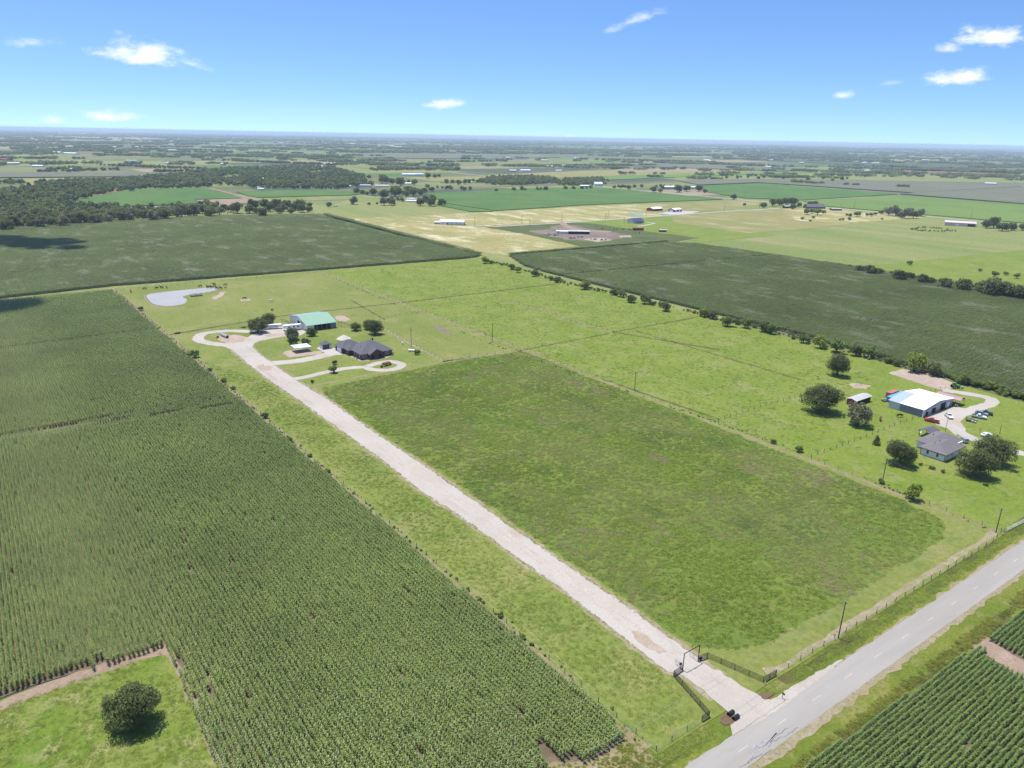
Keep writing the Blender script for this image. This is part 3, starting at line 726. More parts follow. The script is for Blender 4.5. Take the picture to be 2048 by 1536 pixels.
ribbon('gravel_shoulder', [Vector((x_, rc(x_) + 3.9)) for x_ in (112, 120, 128, 136, 146)], 0, .214, 'gravel', .1, .9, 31, [2.4, 2.6, 2.2, 1.6, .4])
puddle = sheet('ditch_pool', WP([(1440, 1437), (1452, 1428), (1462, 1432), (1471, 1441), (1462, 1451), (1449, 1452), (1440, 1446)]), .275, 'ditch_water', .12, .8)
sheet('ditch_pool', WP([(1515, 1391), (1532, 1387), (1550, 1386), (1546, 1392), (1531, 1402)]), .275, 'ditch_water', .12, .8)
# turning loop at the barn, yard and side drives
loop = smooth(WP([(505, 691), (480, 690), (440, 690), (402, 683), (397, 675), (412, 667), (460, 662.5), (510, 664), (535, 661)]), 6)
ribbon('gravel_loop', loop, 6.2, .274, 'gravel', .2, 2, 7)
sheet('gravel_yard', WP([(436, 691), (462, 687), (492, 677), (508, 668), (540, 658), (578, 651), (614, 664), (600, 672), (566, 674), (522, 682), (507, 688), (506, 695), (516, 706), (480, 714), (462, 699)]), .278, 'gravel', .3, 2)
sheet('worn_patch', WP([(440, 682), (432, 674), (470, 670), (495, 675), (488, 684), (455, 688)]), .282, 'yard_dirt', .4, 2)
ribbon('gravel_side_drive', smooth(WP([(528, 729), (600, 722), (660, 709), (688, 704)]), 6), 7.5, .286, 'gravel', .2, 2, 8)
sheet('carport_pad', WP([(566, 708), (572, 703), (600, 698), (618, 699), (626, 704), (650, 702), (640, 709), (580, 716)]), .29, 'clay', .2, 1.5)
sheet('concrete_pad', WP([(633, 697), (640, 694), (690, 700), (686, 710), (660, 712)]), .294, 'concrete')
ribbon('gravel_lane', smooth(WP([(582, 760), (612, 755), (640, 748), (690, 738), (730, 735)]), 6), 4.6, .29, 'gravel', .15, 2, 9)
loop2 = smooth(WP([(735, 735), (757, 727), (780, 724), (800, 728), (803, 733), (790, 739), (770, 741.5), (745, 740)]), 6, True)
ribbon('gravel_circle', loop2 + [loop2[0]], 4.8, .298, 'gravel', .15, 2, 10)
sheet('garden_bed', WP([(684, 709), (697, 713), (710, 718), (722, 724), (745, 722), (770, 718), (790, 711), (782, 708), (740, 715), (715, 716)]), .292, 'clay', .2, 1.5)
# worn earth behind the barn, tracks and ditch lines across the pastures
sheet('worn_patch', WP([(668, 633), (690, 632), (702, 640), (690, 644), (672, 641)]), .252, 'yard_dirt', .7, 2)
sheet('worn_patch', WP([(868, 650), (885, 655), (905, 668), (890, 668), (872, 658)]), .252, 'worn_lot', .7, 2)
sheet('worn_patch', WP([(1696, 770), (1712, 767), (1742, 772), (1735, 779), (1710, 778)]), .252, 'yard_dirt', .6, 1.5)
sheet('worn_patch', WP([(480, 600), (500, 598), (503, 602), (484, 603)]), .252, 'yard_dirt', .6, 1.5)
for a, b, w, m in (((340, 670), (560, 633), 2.4, 'ditch_grass'), ((560, 633), (800, 606), 2.4, 'ditch_grass'), ((800, 606), (1115, 568), 2.2, 'ditch_grass'),
                   ((700, 600), (770, 640), 1.4, 'ditch_grass'), ((765, 658), (888, 724), 1.6, 'gravel_edge'), ((888, 724), (1040, 702), 1.8, 'dry_margin'),
                   ((1040, 702), (1215, 668), 1.6, 'ditch_grass'), ((995, 597), (1085, 622), 2.0, 'dry_margin'), ((1085, 622), (1225, 665), 2.2, 'dry_margin'), ((1225, 665), (1440, 700), 1.6, 'ditch_grass'),
                   ((1225, 665), (1410, 632), 1.6, 'ditch_grass'), ((1270, 662), (1600, 760), 1.2, 'ditch_grass'), ((1030, 700), (1440, 840), 1.2, 'ditch_grass'), ((610, 775), (840, 732), 1.4, 'dry_margin'), ((840, 732), (1030, 699), 1.4, 'dry_margin')):
    ribbon('pasture_line', WP([a, b]), w, .256, m, .35, 3, int(a[0]))
sheet('parking_yard', WP([(1777, 747), (1806, 738), (1870, 751), (1913, 770), (1905, 777), (1880, 781), (1830, 765)]), .26, 'yard_dirt', .3, 2)
ribbon('gravel_lane', smooth(WP([(1885, 781), (1925, 787), (1970, 795), (1985, 803), (1975, 811), (1940, 822), (1905, 840), (1915, 862), (1950, 880), (1990, 893), (2060, 912), (2200, 950)]), 6), 5.5, .265, 'gravel', .25, 2, 12)
sheet('gravel_yard', WP([(1850, 832), (1905, 815), (1940, 818), (1920, 845), (1932, 860), (1912, 872), (1895, 858), (1872, 850)]), .268, 'gravel', .3, 2)
# county lanes further off
ribbon('dirt_road', WP([(400, 372), (450, 384), (516, 401), (530, 405)]), 7, .34, 'bare_soil', .4, 6)
ribbon('county_road', WP([(1150, 368), (1212, 375), (1300, 383), (1400, 392), (1600, 411), (1850, 433), (2048, 451), (2500, 492)]), 8, .36, 'concrete', .2, 12)
ribbon('county_road', WP([(901, 345), (960, 351), (1030, 358)]), 9, .36, 'concrete', .2, 12)
ribbon('lane', WP([(935, 451), (990, 453.5), (1130, 446), (1290, 434.5), (1440, 424), (1560, 417)]), 5.5, .37, 'concrete', .2, 6)
sheet('yard', WP([(1316, 427), (1345, 422), (1400, 423), (1380, 428), (1340, 430)]), .37, 'concrete', .4, 4)
ribbon('driveway', WP([(1292, 445), (1310, 447), (1290, 451), (1275, 453)]), 4, .37, 'concrete', .2, 4)
sheet('teal_ground_patch', WP([(1258, 425), (1286, 427), (1284, 431), (1262, 430)]), .37, 'teal_patch', 1.0, 4)  # pale turquoise patch of ground, laid as a flat sheet
ribbon('farm_track', WP([(870, 408), (905, 416), (955, 424)]), 4, .37, 'bare_soil', .3, 4)
sheet('grass_lawn', WP([(-260, 1500), (0, 1402), (60, 1380), (200, 1338), (330, 1300), (352, 1330), (392, 1420), (440, 1536), (480, 1640), (-300, 1640)]), .20, 'notch_lawn', .5, 3)
ribbon('dirt_margin', WP([(-200, 1480), (-60, 1432), (0, 1412), (110, 1372), (210, 1335), (310, 1306), (335, 1300)]), 3.2, .21, 'bare_soil', .35, 2)
ribbon('dirt_margin', WP([(338, 1305), (365, 1355), (400, 1430), (440, 1530), (470, 1600)]), 1.6, .212, 'bare_soil', .25, 2)
sheet('field_corner', WP([(1225, 1420), (1290, 1500), (1330, 1530), (1250, 1600), (1080, 1600), (1090, 1536), (1215, 1512), (1245, 1475)]), .205, 'dry_margin', .4, 2)

# ------------------------------------------------------------------ crops standing in the fields
def rows_in(poly, along, spacing, seglen, holes=(), gaps=(), seed=1, jitter=.06, thin=.004, z=.2):
    """centres of row segments inside a polygon; along='y' rows run with the world y axis"""
    rg = np.random.default_rng(seed)
    xs = [p[0] for p in poly]; ys = [p[1] for p in poly]
    if along == 'y':
        a = np.arange(min(xs), max(xs), spacing); b = np.arange(min(ys), max(ys), seglen)
        X, Y = np.meshgrid(a, b)
    else:
        a = np.arange(min(xs), max(xs), seglen); b = np.arange(min(ys), max(ys), spacing)
        X, Y = np.meshgrid(a, b)
    X, Y = X.ravel(), Y.ravel()
    sl = rg.uniform(-.4, .4, X.shape)
    Xs, Ys = (X, Y + sl) if along == 'y' else (X + sl, Y)
    k = in_poly_np(Xs, Ys, poly)
    for h in holes: k &= ~in_poly_np(Xs + rg.normal(0, .35, X.shape), Ys + rg.normal(0, .5, X.shape), h)
    for (p, q, w) in gaps:
        d = np.array([q[0] - p[0], q[1] - p[1]]); n = np.array([-d[1], d[0]]) / np.hypot(*d)
        k &= np.abs((Xs - p[0]) * n[0] + (Ys - p[1]) * n[1]) > w
    k &= rg.random(X.shape) > thin
    X, Y = X[k], Y[k]; n = len(X)
    jx, jy = rg.normal(0, jitter, n), rg.normal(0, jitter, n)
    P = np.stack([X + jx, Y + jy, np.full(n, z)], 1)
    rot = np.where(rg.random(n) < .5, 0.0, math.pi) + (0 if along == 'y' else math.pi / 2) + rg.normal(0, .015, n)
    return P, rot, rg.normal(1, .045, n).clip(.85, 1.15), rg
def plant_field(name, label, poly, along, spacing, seglen, col, nvar, seed, cat='corn', smul=1.0, **kw):
    P, rot, scl, rg = rows_in(poly, along, spacing, seglen, seed=seed, **kw)
    scatter(name, label, P, rot, scl * smul, rg.integers(0, nvar, len(P)), col, cat)
    return len(P)
rg = random.Random(7)
corn_near = variants('corn_row', [corn_row(rg, 3.1, .21, 2.3, 10, .16, spread=.52).mesh('corn_row', 'corn_leaf') for _ in range(6)])
corn_far = variants('corn_far_row', [corn_row(rg, 4.2, .36, 2.2, 8, .38, False, 2, .72).mesh('corn_far_row', 'corn_leaf_far') for _ in range(5)])
row_near = variants('row_crop', [corn_row(rg, 3.1, .2, 1.5, 9, .17, False, 3, .5).mesh('row_crop', 'row_leaf') for _ in range(6)])

N1 = WP([(-260, 640), (0, 604), (225, 584), (420, 752), (640, 942), (900, 1168), (1100, 1340), (1238, 1462), (1240, 1480), (1215, 1512), (1150, 1524), (1090, 1545), (1080, 1640), (470, 1640), (440, 1545), (385, 1425), (352, 1345), (330, 1296), (200, 1332), (60, 1374), (0, 1398), (-300, 1505)])
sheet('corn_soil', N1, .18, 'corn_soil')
bare = [WP([(1062, 1485), (1085, 1490), (1108, 1512), (1118, 1530), (1100, 1532), (1075, 1510)]), WP([(1105, 1490), (1120, 1498), (1128, 1506), (1114, 1505)]), WP([(345, 1318), (362, 1330), (370, 1352), (356, 1345)]), WP([(385, 1342), (398, 1345), (394, 1355)])]
gaps = [(W(0, 878), W(470, 797), 1.0), (W(70, 692), W(310, 662), .8), (W(-200, 905), W(0, 878), 1.0)]
n = plant_field('corn_field', 'tall green corn in rows left of the gravel drive', N1, 'y', 1.0, 3.0, corn_near, 6, 1, holes=bare, gaps=gaps)
print('corn near', n)
N2 = WP([(-500, 500), (-100, 468), (0, 459), (130, 449), (300, 440), (430, 433), (640, 430), (660, 438), (780, 470), (940, 506), (960, 514), (930, 518), (640, 541), (228, 573), (0, 598), (-260, 636)])
sheet('corn_soil', N2, .42, 'crop_dark')
n = plant_field('corn_field', 'grey-green mature corn between the pond paddock and the woods', N2, 'x', 1.35, 4.0, corn_far, 5, 2, gaps=[(W(655, 432), W(985, 515), 1.6)], z=.42)
print('corn far left', n)
hb = WP([(632, 428), (650, 431), (985, 515), (955, 516)])
N3 = WP([(1020, 513), (1330, 487), (1390, 489), (1720, 537), (1960, 580), (2048, 594), (2500, 665), (2190, 828), (2048, 798), (1900, 757), (1700, 698), (1410, 624), (1180, 568), (1050, 534)])
sheet('corn_soil', N3, .43, 'crop_dark')
n = plant_field('corn_field', 'dark green corn beyond the shrubby hedgerow', N3, 'x', 1.35, 4.0, corn_far, 5, 3, gaps=[(W(1100, 556), W(1510, 516), 1.3)], z=.43)
print('corn far right', n)
# tall standing headland rows seen as dark bands
for k, (a, b, w) in enumerate([((650, 431), (960, 512), 5.0), ((1020, 513), (1332, 486), 6.0)]):
    A, B = W(*a), W(*b); d = (B - A).normalized(); nn = Vector((-d.y, d.x)) * w
    plant_field('corn_headland', ['taller dark corn headland beside the far hay meadow', 'taller dark corn headland along the worn lot'][k], [A - nn * .5, B - nn * .5, B + nn * .5, A + nn * .5], 'x', 1.2, 3.0, corn_far, 5, 30 + k, z=.42, smul=1.5)

N4 = [(60, 55.8), (93, 55.3), (131, 53.6), (175.5, 51.8), (173, 42), (166, 28), (160, 12), (40, 12), (50, 40)]
N5 = [(182.5, 51.2), (206, 51.4), (300, 49.5), (300, 14), (168, 14), (173, 28), (180, 42)]
for P_, lab in ((N4, 'low green row crop across the paved road, on the near side of the track'), (N5, 'low green row crop across the paved road, beyond the dirt track')):
    sheet('crop_soil', P_, .185, 'corn_soil')
    plant_field('row_crop', lab, P_, 'x', 1.0, 3.0, row_near, 6, 4 + len(P_), cat='row crop', z=.19)
sheet('dirt_track', [(176, 53), (183, 52.6), (180, 41), (172, 26), (166, 10), (160, 10), (166, 27), (173.5, 41)], .192, 'bare_soil', .3, 2)

# ------------------------------------------------------------------ grass that stands up: tufts in the pastures, weeds on the verges
tufts = variants('grass_tuft', [tuft(rg, .8, .6, 30, .085).mesh('grass_tuft', 'tuft_leaf') for _ in range(6)])
tufts_l = variants('grass_tuft_light', [tuft(rg, .8, .4, 22, .1).mesh('grass_tuft_light', 'tuft_light') for _ in range(5)])
weeds = variants('weed', [tuft(rg, .8, .8, 44, .08).mesh('weed', 'weed_leaf') for _ in range(6)])
def strew(name, label, poly, count, col, nvar, seed, z, smin=.6, smax=1.3, cat='grass', patch=.0, soft=1.2, hard=None):
    g = np.random.default_rng(seed); xs = [p[0] for p in poly]; ys = [p[1] for p in poly]
    X = g.uniform(min(xs), max(xs), count * 3); Y = g.uniform(min(ys), max(ys), count * 3)
    k = in_poly_np(X + g.normal(0, soft, X.shape), Y + g.normal(0, soft, X.shape), poly) & in_poly_np(X, Y, hard or poly)
    if patch:                               # clumpy growth: sums of a few waves decide where it is thick
        f = np.zeros_like(X)
        for _ in range(10):
            a = g.uniform(0, 6.28); l = g.uniform(6, 30); f += np.sin((X * math.cos(a) + Y * math.sin(a)) * 6.28 / l + g.uniform(0, 6.28))
        k &= g.random(X.shape) < 1 / (1 + np.exp(-f * patch))
    X, Y = X[k][:count], Y[k][:count]; n = len(X)
    scatter(name, label, np.stack([X, Y, np.full(n, z)], 1), g.normal(-.9, .5, n), g.uniform(smin, smax, n), g.integers(0, nvar, n), col, cat)
strew('tall_grass', 'tall dark green tufted grass in the front pasture beside the gravel drive', FP, 34000, tufts, 6, 1, .25, .35, 1.25, patch=.22, soft=7)
strew('tall_grass', 'tufted grass in the strip between the corn and the gravel drive', LP, 6500, tufts_l, 5, 2, .245, .35, .9, patch=.3, soft=3)
NP_ = WP([(660, 546), (955, 518), (1010, 528), (1115, 566), (1410, 636), (1700, 710), (1740, 760), (1640, 880), (1600, 910), (1300, 795), (1000, 690)])
strew('pasture_grass', 'clumpy light green grass in the pasture right of the fenced property', NP_, 11000, tufts_l, 5, 3, .22, .4, 1.2, patch=.4)
strew('roadside_weeds', 'rank yellow-green weeds between the paved road and the row crop', [(-60, 58.4), (260, 54.4), (260, 52.4), (182, 52.6), (93, 56.0), (-60, 57)], 5200, weeds, 6, 4, .15, .5, 1.2, cat='weeds', patch=.5)
strew('roadside_grass', 'rough grass in the ditch between the fence and the paved road', [(40, 74.4), (104, 73.4), (104, 69.5), (40, 70.5)], 1500, tufts_l, 5, 5, .15, .4, 1.0, patch=.5)
strew('roadside_grass', 'rough grass in the ditch between the long fence and the paved road', [(131, 73.0), (320, 70.6), (320, 67.6), (131, 68.9)], 4200, tufts_l, 5, 6, .15, .4, 1.0, patch=.5)

def fringe(label, line, n, seed, side, col, nvar, s0, s1):
    g = np.random.default_rng(seed); out = []
    seg = [(line[i + 1] - line[i]).length for i in range(len(line) - 1)]; tot = sum(seg)
    for _ in range(n):
        t_ = g.random() * tot; i = 0
        while t_ > seg[i] and i < len(seg) - 1: t_ -= seg[i]; i += 1
        p_ = line[i] + (line[i + 1] - line[i]) * (t_ / seg[i]); out.append((p_.x + side * abs(g.normal(0, .55)) - side * .25, p_.y, .262))
    scatter('drive_fringe', label, out, g.uniform(0, 6.28, n), g.uniform(s0, s1, n), g.integers(0, nvar, n), col, 'grass')
fringe('low weeds creeping over the left edge of the gravel drive', eL[:14], 1100, 1, -1, tufts_l, 5, .15, .5)
fringe('low weeds creeping over the right edge of the gravel drive', eR[:14], 1100, 2, 1, tufts_l, 5, .15, .5)

NL = [(p.x, p.y) for p in WP([(-100, 1450), (0, 1412), (200, 1348), (325, 1312), (350, 1345), (385, 1420), (430, 1530), (450, 1600), (-100, 1600)])]
strew('lawn_grass', 'patchy mown grass round the lone spreading oak', NL, 2600, tufts_l, 5, 8, .2, .3, .8, patch=.6)

strew('margin_weeds', 'low weeds on the bare dirt margin below the corn', [(p.x, p.y) for p in WP([(-60, 1440), (0, 1416), (110, 1376), (210, 1340), (320, 1303), (345, 1318), (300, 1325), (120, 1388), (0, 1428), (-60, 1452)])], 260, tufts_l, 5, 9, .21, .2, .6, patch=.4)
strew('margin_weeds', 'dry weeds at the bare field corner by the roadside fence', [(p.x, p.y) for p in WP([(1225, 1420), (1290, 1500), (1330, 1530), (1250, 1600), (1080, 1600), (1090, 1536), (1215, 1512), (1245, 1475)])], 700, weeds, 6, 10, .205, .2, .6, patch=.4)

# ------------------------------------------------------------------ trees
def nth(i): return '%d%s' % (i, 'th' if 10 <= i % 100 <= 20 else {1: 'st', 2: 'nd', 3: 'rd'}.get(i % 10, 'th'))
def many(key, lst, label, group, row=None, **kw):
    # things standing in a row are told apart by counting from a thing one can find
    for i, t in enumerate(lst): tree(key, t[0], t[1], t[2], '%s, %s from %s' % (label, nth(i + 1), row) if row else label, group, **kw)
tree('near', 262, 1408, 92, 'dark spreading oak alone on the mown corner cut into the corn')
tree('near', 515, 649, 37, 'big dark oak behind the livestock trailer, left one of the pair', None)
tree('near', 535, 640, 33, 'big dark oak behind the livestock trailer, right one of the pair', None)
tree('near', 584, 668, 28, 'dark oak in front of the white travel trailer')
tree('oak', 586, 679.5, 22, 'smaller oak between the travel trailer and the carport')
tree('oak', 611, 682, 18, 'small oak right behind the blue-grey carport roof')
tree('oak', 623, 663, 22, 'round oak in front of the green-roofed barn')
tree('near', 711.5, 652, 23, 'round oak on the lawn right of the barn, smaller one of the cluster')
tree('near', 737, 648, 26, 'oak on the lawn right of the barn, rear one of the cluster')
tree('near', 750, 654.5, 34, 'broad oak on the lawn right of the barn, front one of the cluster')
tree('small', 834, 705, 13, 'young tree beside the white propane tank', cat='tree')
tree('bush', 666, 738, 20, 'small leafy tree between the house lawn and the looping lane')
tree('red', 669, 725, 12, 'dark reddish shrub on the lawn before the brick house', name='shrub', cat='shrub')
tree('red', 624, 762, 10, 'dark reddish shrub at the mouth of the looping lane', name='shrub', cat='shrub')
many('bush', sorted([(388, 707, 20), (420, 738, 11), (447, 759, 13), (467, 776, 10), (530, 831, 15), (580, 878, 11), (584, 884, 8), (619, 910, 11), (655, 941, 13), (282, 617, 10), (1002, 1230, 14), (1043, 1273, 17), (1062, 1288, 10), (902, 1150, 8), (960, 1196, 8)], key=lambda t: -t[1]),
     'small shrub on the fence between corn and gravel drive', 'shrubs along the corn fence', row='the paved road', name='shrub', cat='shrub')
tree('near', 1678, 731, 46, 'round dark oak alone in the pasture left of the gravel parking yard')
tree('near', 1645, 793, 68, 'largest dark oak, left of the red shed')
tree('grey', 1719, 828, 50, 'greyish oak in front of the red shed')
tree('near', 1803, 904, 55, 'dense round oak left of the white-walled house')
tree('cone', 1755, 876, 18, 'small pointed evergreen by the post fence', hk=.75)
tree('near', 1956, 921, 64, 'large oak right of the white-walled house, front one of two')
tree('near', 1990, 898, 64, 'large oak right of the white-walled house, rear one of two')
tree('yel', 1828, 986, 32, 'yellow-green tree on the boundary below the utility pole')
tree('bush', 1600, 898, 16, 'shrub where the post fence meets the boundary fence', name='shrub', cat='shrub')
tree('bush', 1548, 883, 12, 'shrub on the boundary fence in front of the largest oak', name='shrub', cat='shrub')
tree('small', 1764, 962, 14, 'shrub round the foot of a utility pole', name='shrub', cat='shrub')
many('small', [(1842, 928, 8), (1864, 935, 10), (1886, 941, 10)], 'sapling before the white-walled house', 'saplings by the white-walled house', row='the dense round oak', name='sapling', cat='sapling')
tree('small', 1971, 968, 9, 'lone sapling on the grass below the two large oaks', name='sapling', cat='sapling')
hedge = [(970, 519, 18), (983, 524, 9), (1024, 533, 15), (1036, 539, 15), (1004, 528, 7), (1069, 546, 16), (1102, 556, 11), (1115, 559, 15), (1128, 564, 8), (1170, 569, 23), (1196, 578, 8), (1228, 583, 17), (1242, 585, 22), (1263, 596, 22), (1290, 598, 24), (1306, 606, 11), (1332, 613, 22), (1322, 609, 13),
         (1410, 624, 24), (1426, 629, 21), (1456, 641, 26), (1476, 644, 13), (1492, 647, 22), (1531, 652, 26), (1544, 657, 24), (1587, 675, 9), (1608, 676, 22), (1642, 684, 28), (1675, 691, 30), (1713, 700, 26), (1738, 703, 26), (1776, 719, 16), (1757, 711, 14), (1795, 726, 15)]
hedge.sort(key=lambda t: -t[0])
for i, t in enumerate(hedge): tree('yel' if i % 9 == 6 else 'bush' if i % 2 else 'oak', t[0], t[1], t[2], 'shrubby tree in the hedgerow by the dark corn, %s from the tall yellow-topped tree' % nth(i + 1), 'hedgerow trees')
tree('yel', 1830, 725, 38, 'tall yellow-topped tree behind the parked old vehicles')
tree('oak', 1867, 738, 28, 'dark tree in the hedge behind the red tractor')
many('bush', [(1925, 758, 22), (1938, 760, 20), (1952, 764, 18), (1968, 768, 16), (1983, 768, 20), (2000, 776, 16), (2016, 780, 16), (2034, 786, 18), (2052, 792, 18)], 'low bush in the hedge', 'low hedge bushes', row='the green tractor', name='bush', cat='bush')
many('oak', [(1722, 536, 20), (1740, 540, 22), (1757, 542, 18), (1800, 550, 26), (1822, 553, 16), (1848, 557, 24), (1862, 560, 18), (1892, 565, 26), (1928, 570, 26), (1968, 572, 30), (1990, 574, 38), (2012, 578, 34), (2040, 582, 34), (2066, 586, 34), (1785, 545, 8), (1700, 533, 8)], 'bushy tree in the far hedge beyond the dark corn', 'far hedge trees')
many('bush', [(1820, 525, 11), (1990, 548, 12), (2012, 546, 9), (2035, 551, 12), (1960, 540, 7)], 'shrub dotted over the pasture beyond the far hedge', 'scattered pasture shrubs', name='shrub', cat='shrub')
# farmyards and groves further off
G1 = [(658, 409, 11), (738, 407, 7), (754, 406, 6)]
many('oak', G1, 'small lone tree in the pale pasture beyond the grey-green corn', 'lone pasture trees')
tree('grey', 707, 400, 19, 'flat-topped tree in the pale pasture beyond the grey-green corn')
many('grey', [(768, 403, 17), (782, 401.5, 21), (795, 398, 9), (804, 399, 10)], 'greyish tree left of the white yard sheds in the far grove', 'greyish grove trees')
many('oak', [(841, 403, 19), (862, 403, 21), (883, 403, 18), (851, 397, 16), (865, 397, 16)], 'oak in the grove at the near corner of the large green crop field', 'grove at the green field corner')
many('oak', [(768, 387.5, 21), (790, 384, 28), (812, 387, 16), (827, 383, 23), (841, 384, 15), (818, 378, 20), (849, 379, 13), (864, 378, 11), (746, 383, 16), (713, 380, 14), (725, 383, 12), (734, 386, 9)], 'dark tree in the windbreak behind the grove', 'windbreak trees')
many('oak', [(741, 365, 9), (731, 366, 11), (716, 366, 12), (765, 359, 20), (774, 360, 13), (784, 362, 13), (801, 364, 20), (817, 363, 8), (829, 364, 13), (856, 351, 13), (870, 351, 10), (878, 351, 8), (893, 362, 11), (905, 362, 10), (917, 364, 12), (930, 363, 11), (938, 362, 9)], 'tree among the farm sheds beyond the windbreak', 'farmyard trees beyond the windbreak')
many('oak', [(1306.5, 377.6, 14), (1321, 380, 10), (1325.6, 374, 8), (1356, 376.5, 19), (1374, 375, 16), (1398, 376, 15), (1410, 381, 10), (1258, 374, 11)], 'tree round the white farm buildings by the county road', 'trees by the county road farm')
tree('oak', 1467, 393, 13, 'lone round tree at the bend where a lane joins the county road')
tree('oak', 1489, 408, 7, 'small lone tree in the field inside the lane bend')
many('oak', [(1527, 409, 14), (1546, 405, 15), (1560, 403, 17), (1573, 402, 17), (1587, 401, 19), (1586, 413, 12), (1599, 409, 11), (1630, 406, 14), (1621, 407, 11)], 'tall tree in the grove beside the slate-roofed farmhouse', 'farmhouse grove')
many('bush', [(1615, 422, 15), (1625, 421, 14), (1636, 422, 17), (1647, 424, 9)], 'shrub against the slate-roofed farmhouse', 'farmhouse shrubs', name='shrub', cat='shrub')
many('bush', [(1715, 427, 13), (1699.5, 430, 9), (1693, 429, 6), (1734.5, 429, 8), (1743, 428.5, 9), (1751, 427, 8), (1763, 424.5, 10), (1605, 436.6, 7), (1627, 434, 7), (1621, 441, 5), (1680, 439, 5), (1686, 438, 6), (1699, 438, 7), (1764, 437.7, 5)], 'shrub scattered over the rough tan pasture', 'rough pasture shrubs', name='shrub', cat='shrub')
many('grey', [(1778, 423, 16), (1792.5, 423, 19), (1810, 426, 21), (1819, 423, 17), (1827.5, 428, 17), (1840.6, 424.5, 15), (1800, 430, 12)], 'grey-green oak in the clump beside the county road', 'roadside oak clump')
many('oak', [(1974, 448.6, 15), (1989.5, 445, 21), (2006, 452, 19), (2025.5, 452, 17), (2047, 452, 16)], 'round tree in the row', 'trees by the pinkish barn', row='the long pinkish barn')
many('oak', [(524.5, 424, 21), (512, 420, 15), (558, 420, 14), (581.6, 420.7, 16), (603.6, 416, 19), (617.7, 417, 15), (619.4, 409, 12), (598, 406.6, 26), (574, 406.6, 24), (554, 408, 24), (530, 406, 24), (505, 408, 24), (498, 416, 22), (473.6, 415, 24), (461, 415, 19), (447, 413.7, 16), (540, 414, 20), (565, 414, 20), (588, 413, 18)], 'tree of the copse at the far edge of the grey-green corn', 'copse trees')
wr = random.Random(4)
for i in range(42):
    t = i / 41; px = 440 - 460 * t + wr.uniform(-3, 3); py = np.interp(px, [-20, 0, 130, 300, 440], [452, 450, 441, 430, 421]) - (i % 2) * 5 + wr.uniform(-1.5, 1)
    tree('oak' if i % 4 else 'grey', px, py, wr.uniform(17, 26), 'tree at the edge of the woods facing the corn, %s from the copse' % nth(i + 1), 'woodland edge trees')
dots = [(1420, 353), (1453, 354), (1475, 353.5), (1482, 353), (1496, 353), (1517, 355), (1528, 354), (1567, 356), (1616, 357.5), (1646, 356), (1665, 360), (1684, 357), (1694, 356), (1731, 351)]
many('oak', [(x, y, 5 + (i % 3) * 1.6) for i, (x, y) in enumerate(dots)], 'small far tree dotted over the pale pasture by the grey crop', 'dotted far trees')

# woods too far off to count
wood_tree = variants('wood_tree', [crown(random.Random(200 + i), 9, 420, .8)[0].mesh('wood_tree', 'wood_leaf') for i in range(6)])
def wood_clump(seed):
    rng = random.Random(seed); m = MB()
    for i in range(16):
        x, y, h = rng.uniform(-26, 26), rng.uniform(-13, 13), rng.uniform(6, 12)
        for k in range(70):
            d = Vector((rng.gauss(0, 1), rng.gauss(0, 1), abs(rng.gauss(.2, 1)))).normalized(); p = Vector((x, y, h * .45)) + Vector((d.x * 6, d.y * 6, d.z * h * .55))
            u = (d + Vector((rng.gauss(0, .5), rng.gauss(0, .5), rng.gauss(0, .5)))).normalized().orthogonal().normalized(); v = d.cross(u).normalized(); s = rng.uniform(.9, 1.8)
            m.poly([p - u * s, p - v * s, p + u * s, p + v * s])
        m.box(x - .4, x + .4, y - .4, y + .4, 0, h * .6)
    return m
clumps = variants('wood_clump', [wood_clump(300 + i).mesh('wood_clump', 'wood_leaf') for i in range(6)])
CLEAR = [WP([(118, 383), (150, 377), (176, 376), (170, 381), (140, 385)]), WP([(-10, 404), (20, 401), (60, 399), (50, 404), (0, 408)]), WP([(430, 356), (475, 348), (480, 356), (445, 362)]), WP([(400, 366), (412, 362), (416, 370), (404, 372)]), WP([(615, 345), (650, 340), (655, 346), (625, 350)])]
def wood(label, polys, spacing, col, nvar, seed, smin, smax, cat='woods', name='woodland', keep=1.0):
    g = np.random.default_rng(seed); PS = []
    for px in polys:
        poly = WP(px); xs = [p[0] for p in poly]; ys = [p[1] for p in poly]
        n = int((max(xs) - min(xs)) * (max(ys) - min(ys)) / spacing ** 2) + 1
        X, Y = g.uniform(min(xs), max(xs), n), g.uniform(min(ys), max(ys), n); k = in_poly_np(X + g.normal(0, 9, n), Y + g.normal(0, 9, n), poly) & (g.random(n) < keep)
        for c_ in CLEAR: k &= ~in_poly_np(X, Y, c_)
        PS.append(np.stack([X[k], Y[k], np.full(k.sum(), .1)], 1))
    P = np.concatenate(PS); n = len(P)
    scatter(name, label, P, g.uniform(0, 6.28, n), g.uniform(smin, smax, n), g.integers(0, nvar, n), col, cat)
    print(name, n)
A = [(0, 452), (0, 418), (70, 412), (130, 412), (300, 421), (430, 412), (440, 420), (300, 431), (130, 441)]
A2 = [(-500, 480), (-300, 400), (0, 410), (0, 456), (-200, 470)]
B = [(-50, 420), (-40, 390), (60, 380), (100, 366), (230, 361), (330, 353), (420, 351), (430, 366), (405, 376), (262, 379), (190, 391), (105, 412), (0, 425)]
D1 = [(520, 377), (455, 370), (480, 345), (570, 333), (660, 336), (720, 352), (735, 372), (665, 379)]
D2 = [(415, 352), (440, 340), (520, 336), (500, 352), (450, 372), (425, 368)]
D3 = [(345, 352), (420, 341), (440, 352), (420, 372), (405, 376), (350, 374)]
E1 = [(958, 364), (985, 356), (1050, 354), (1110, 358), (1108, 366), (1040, 371), (985, 370)]
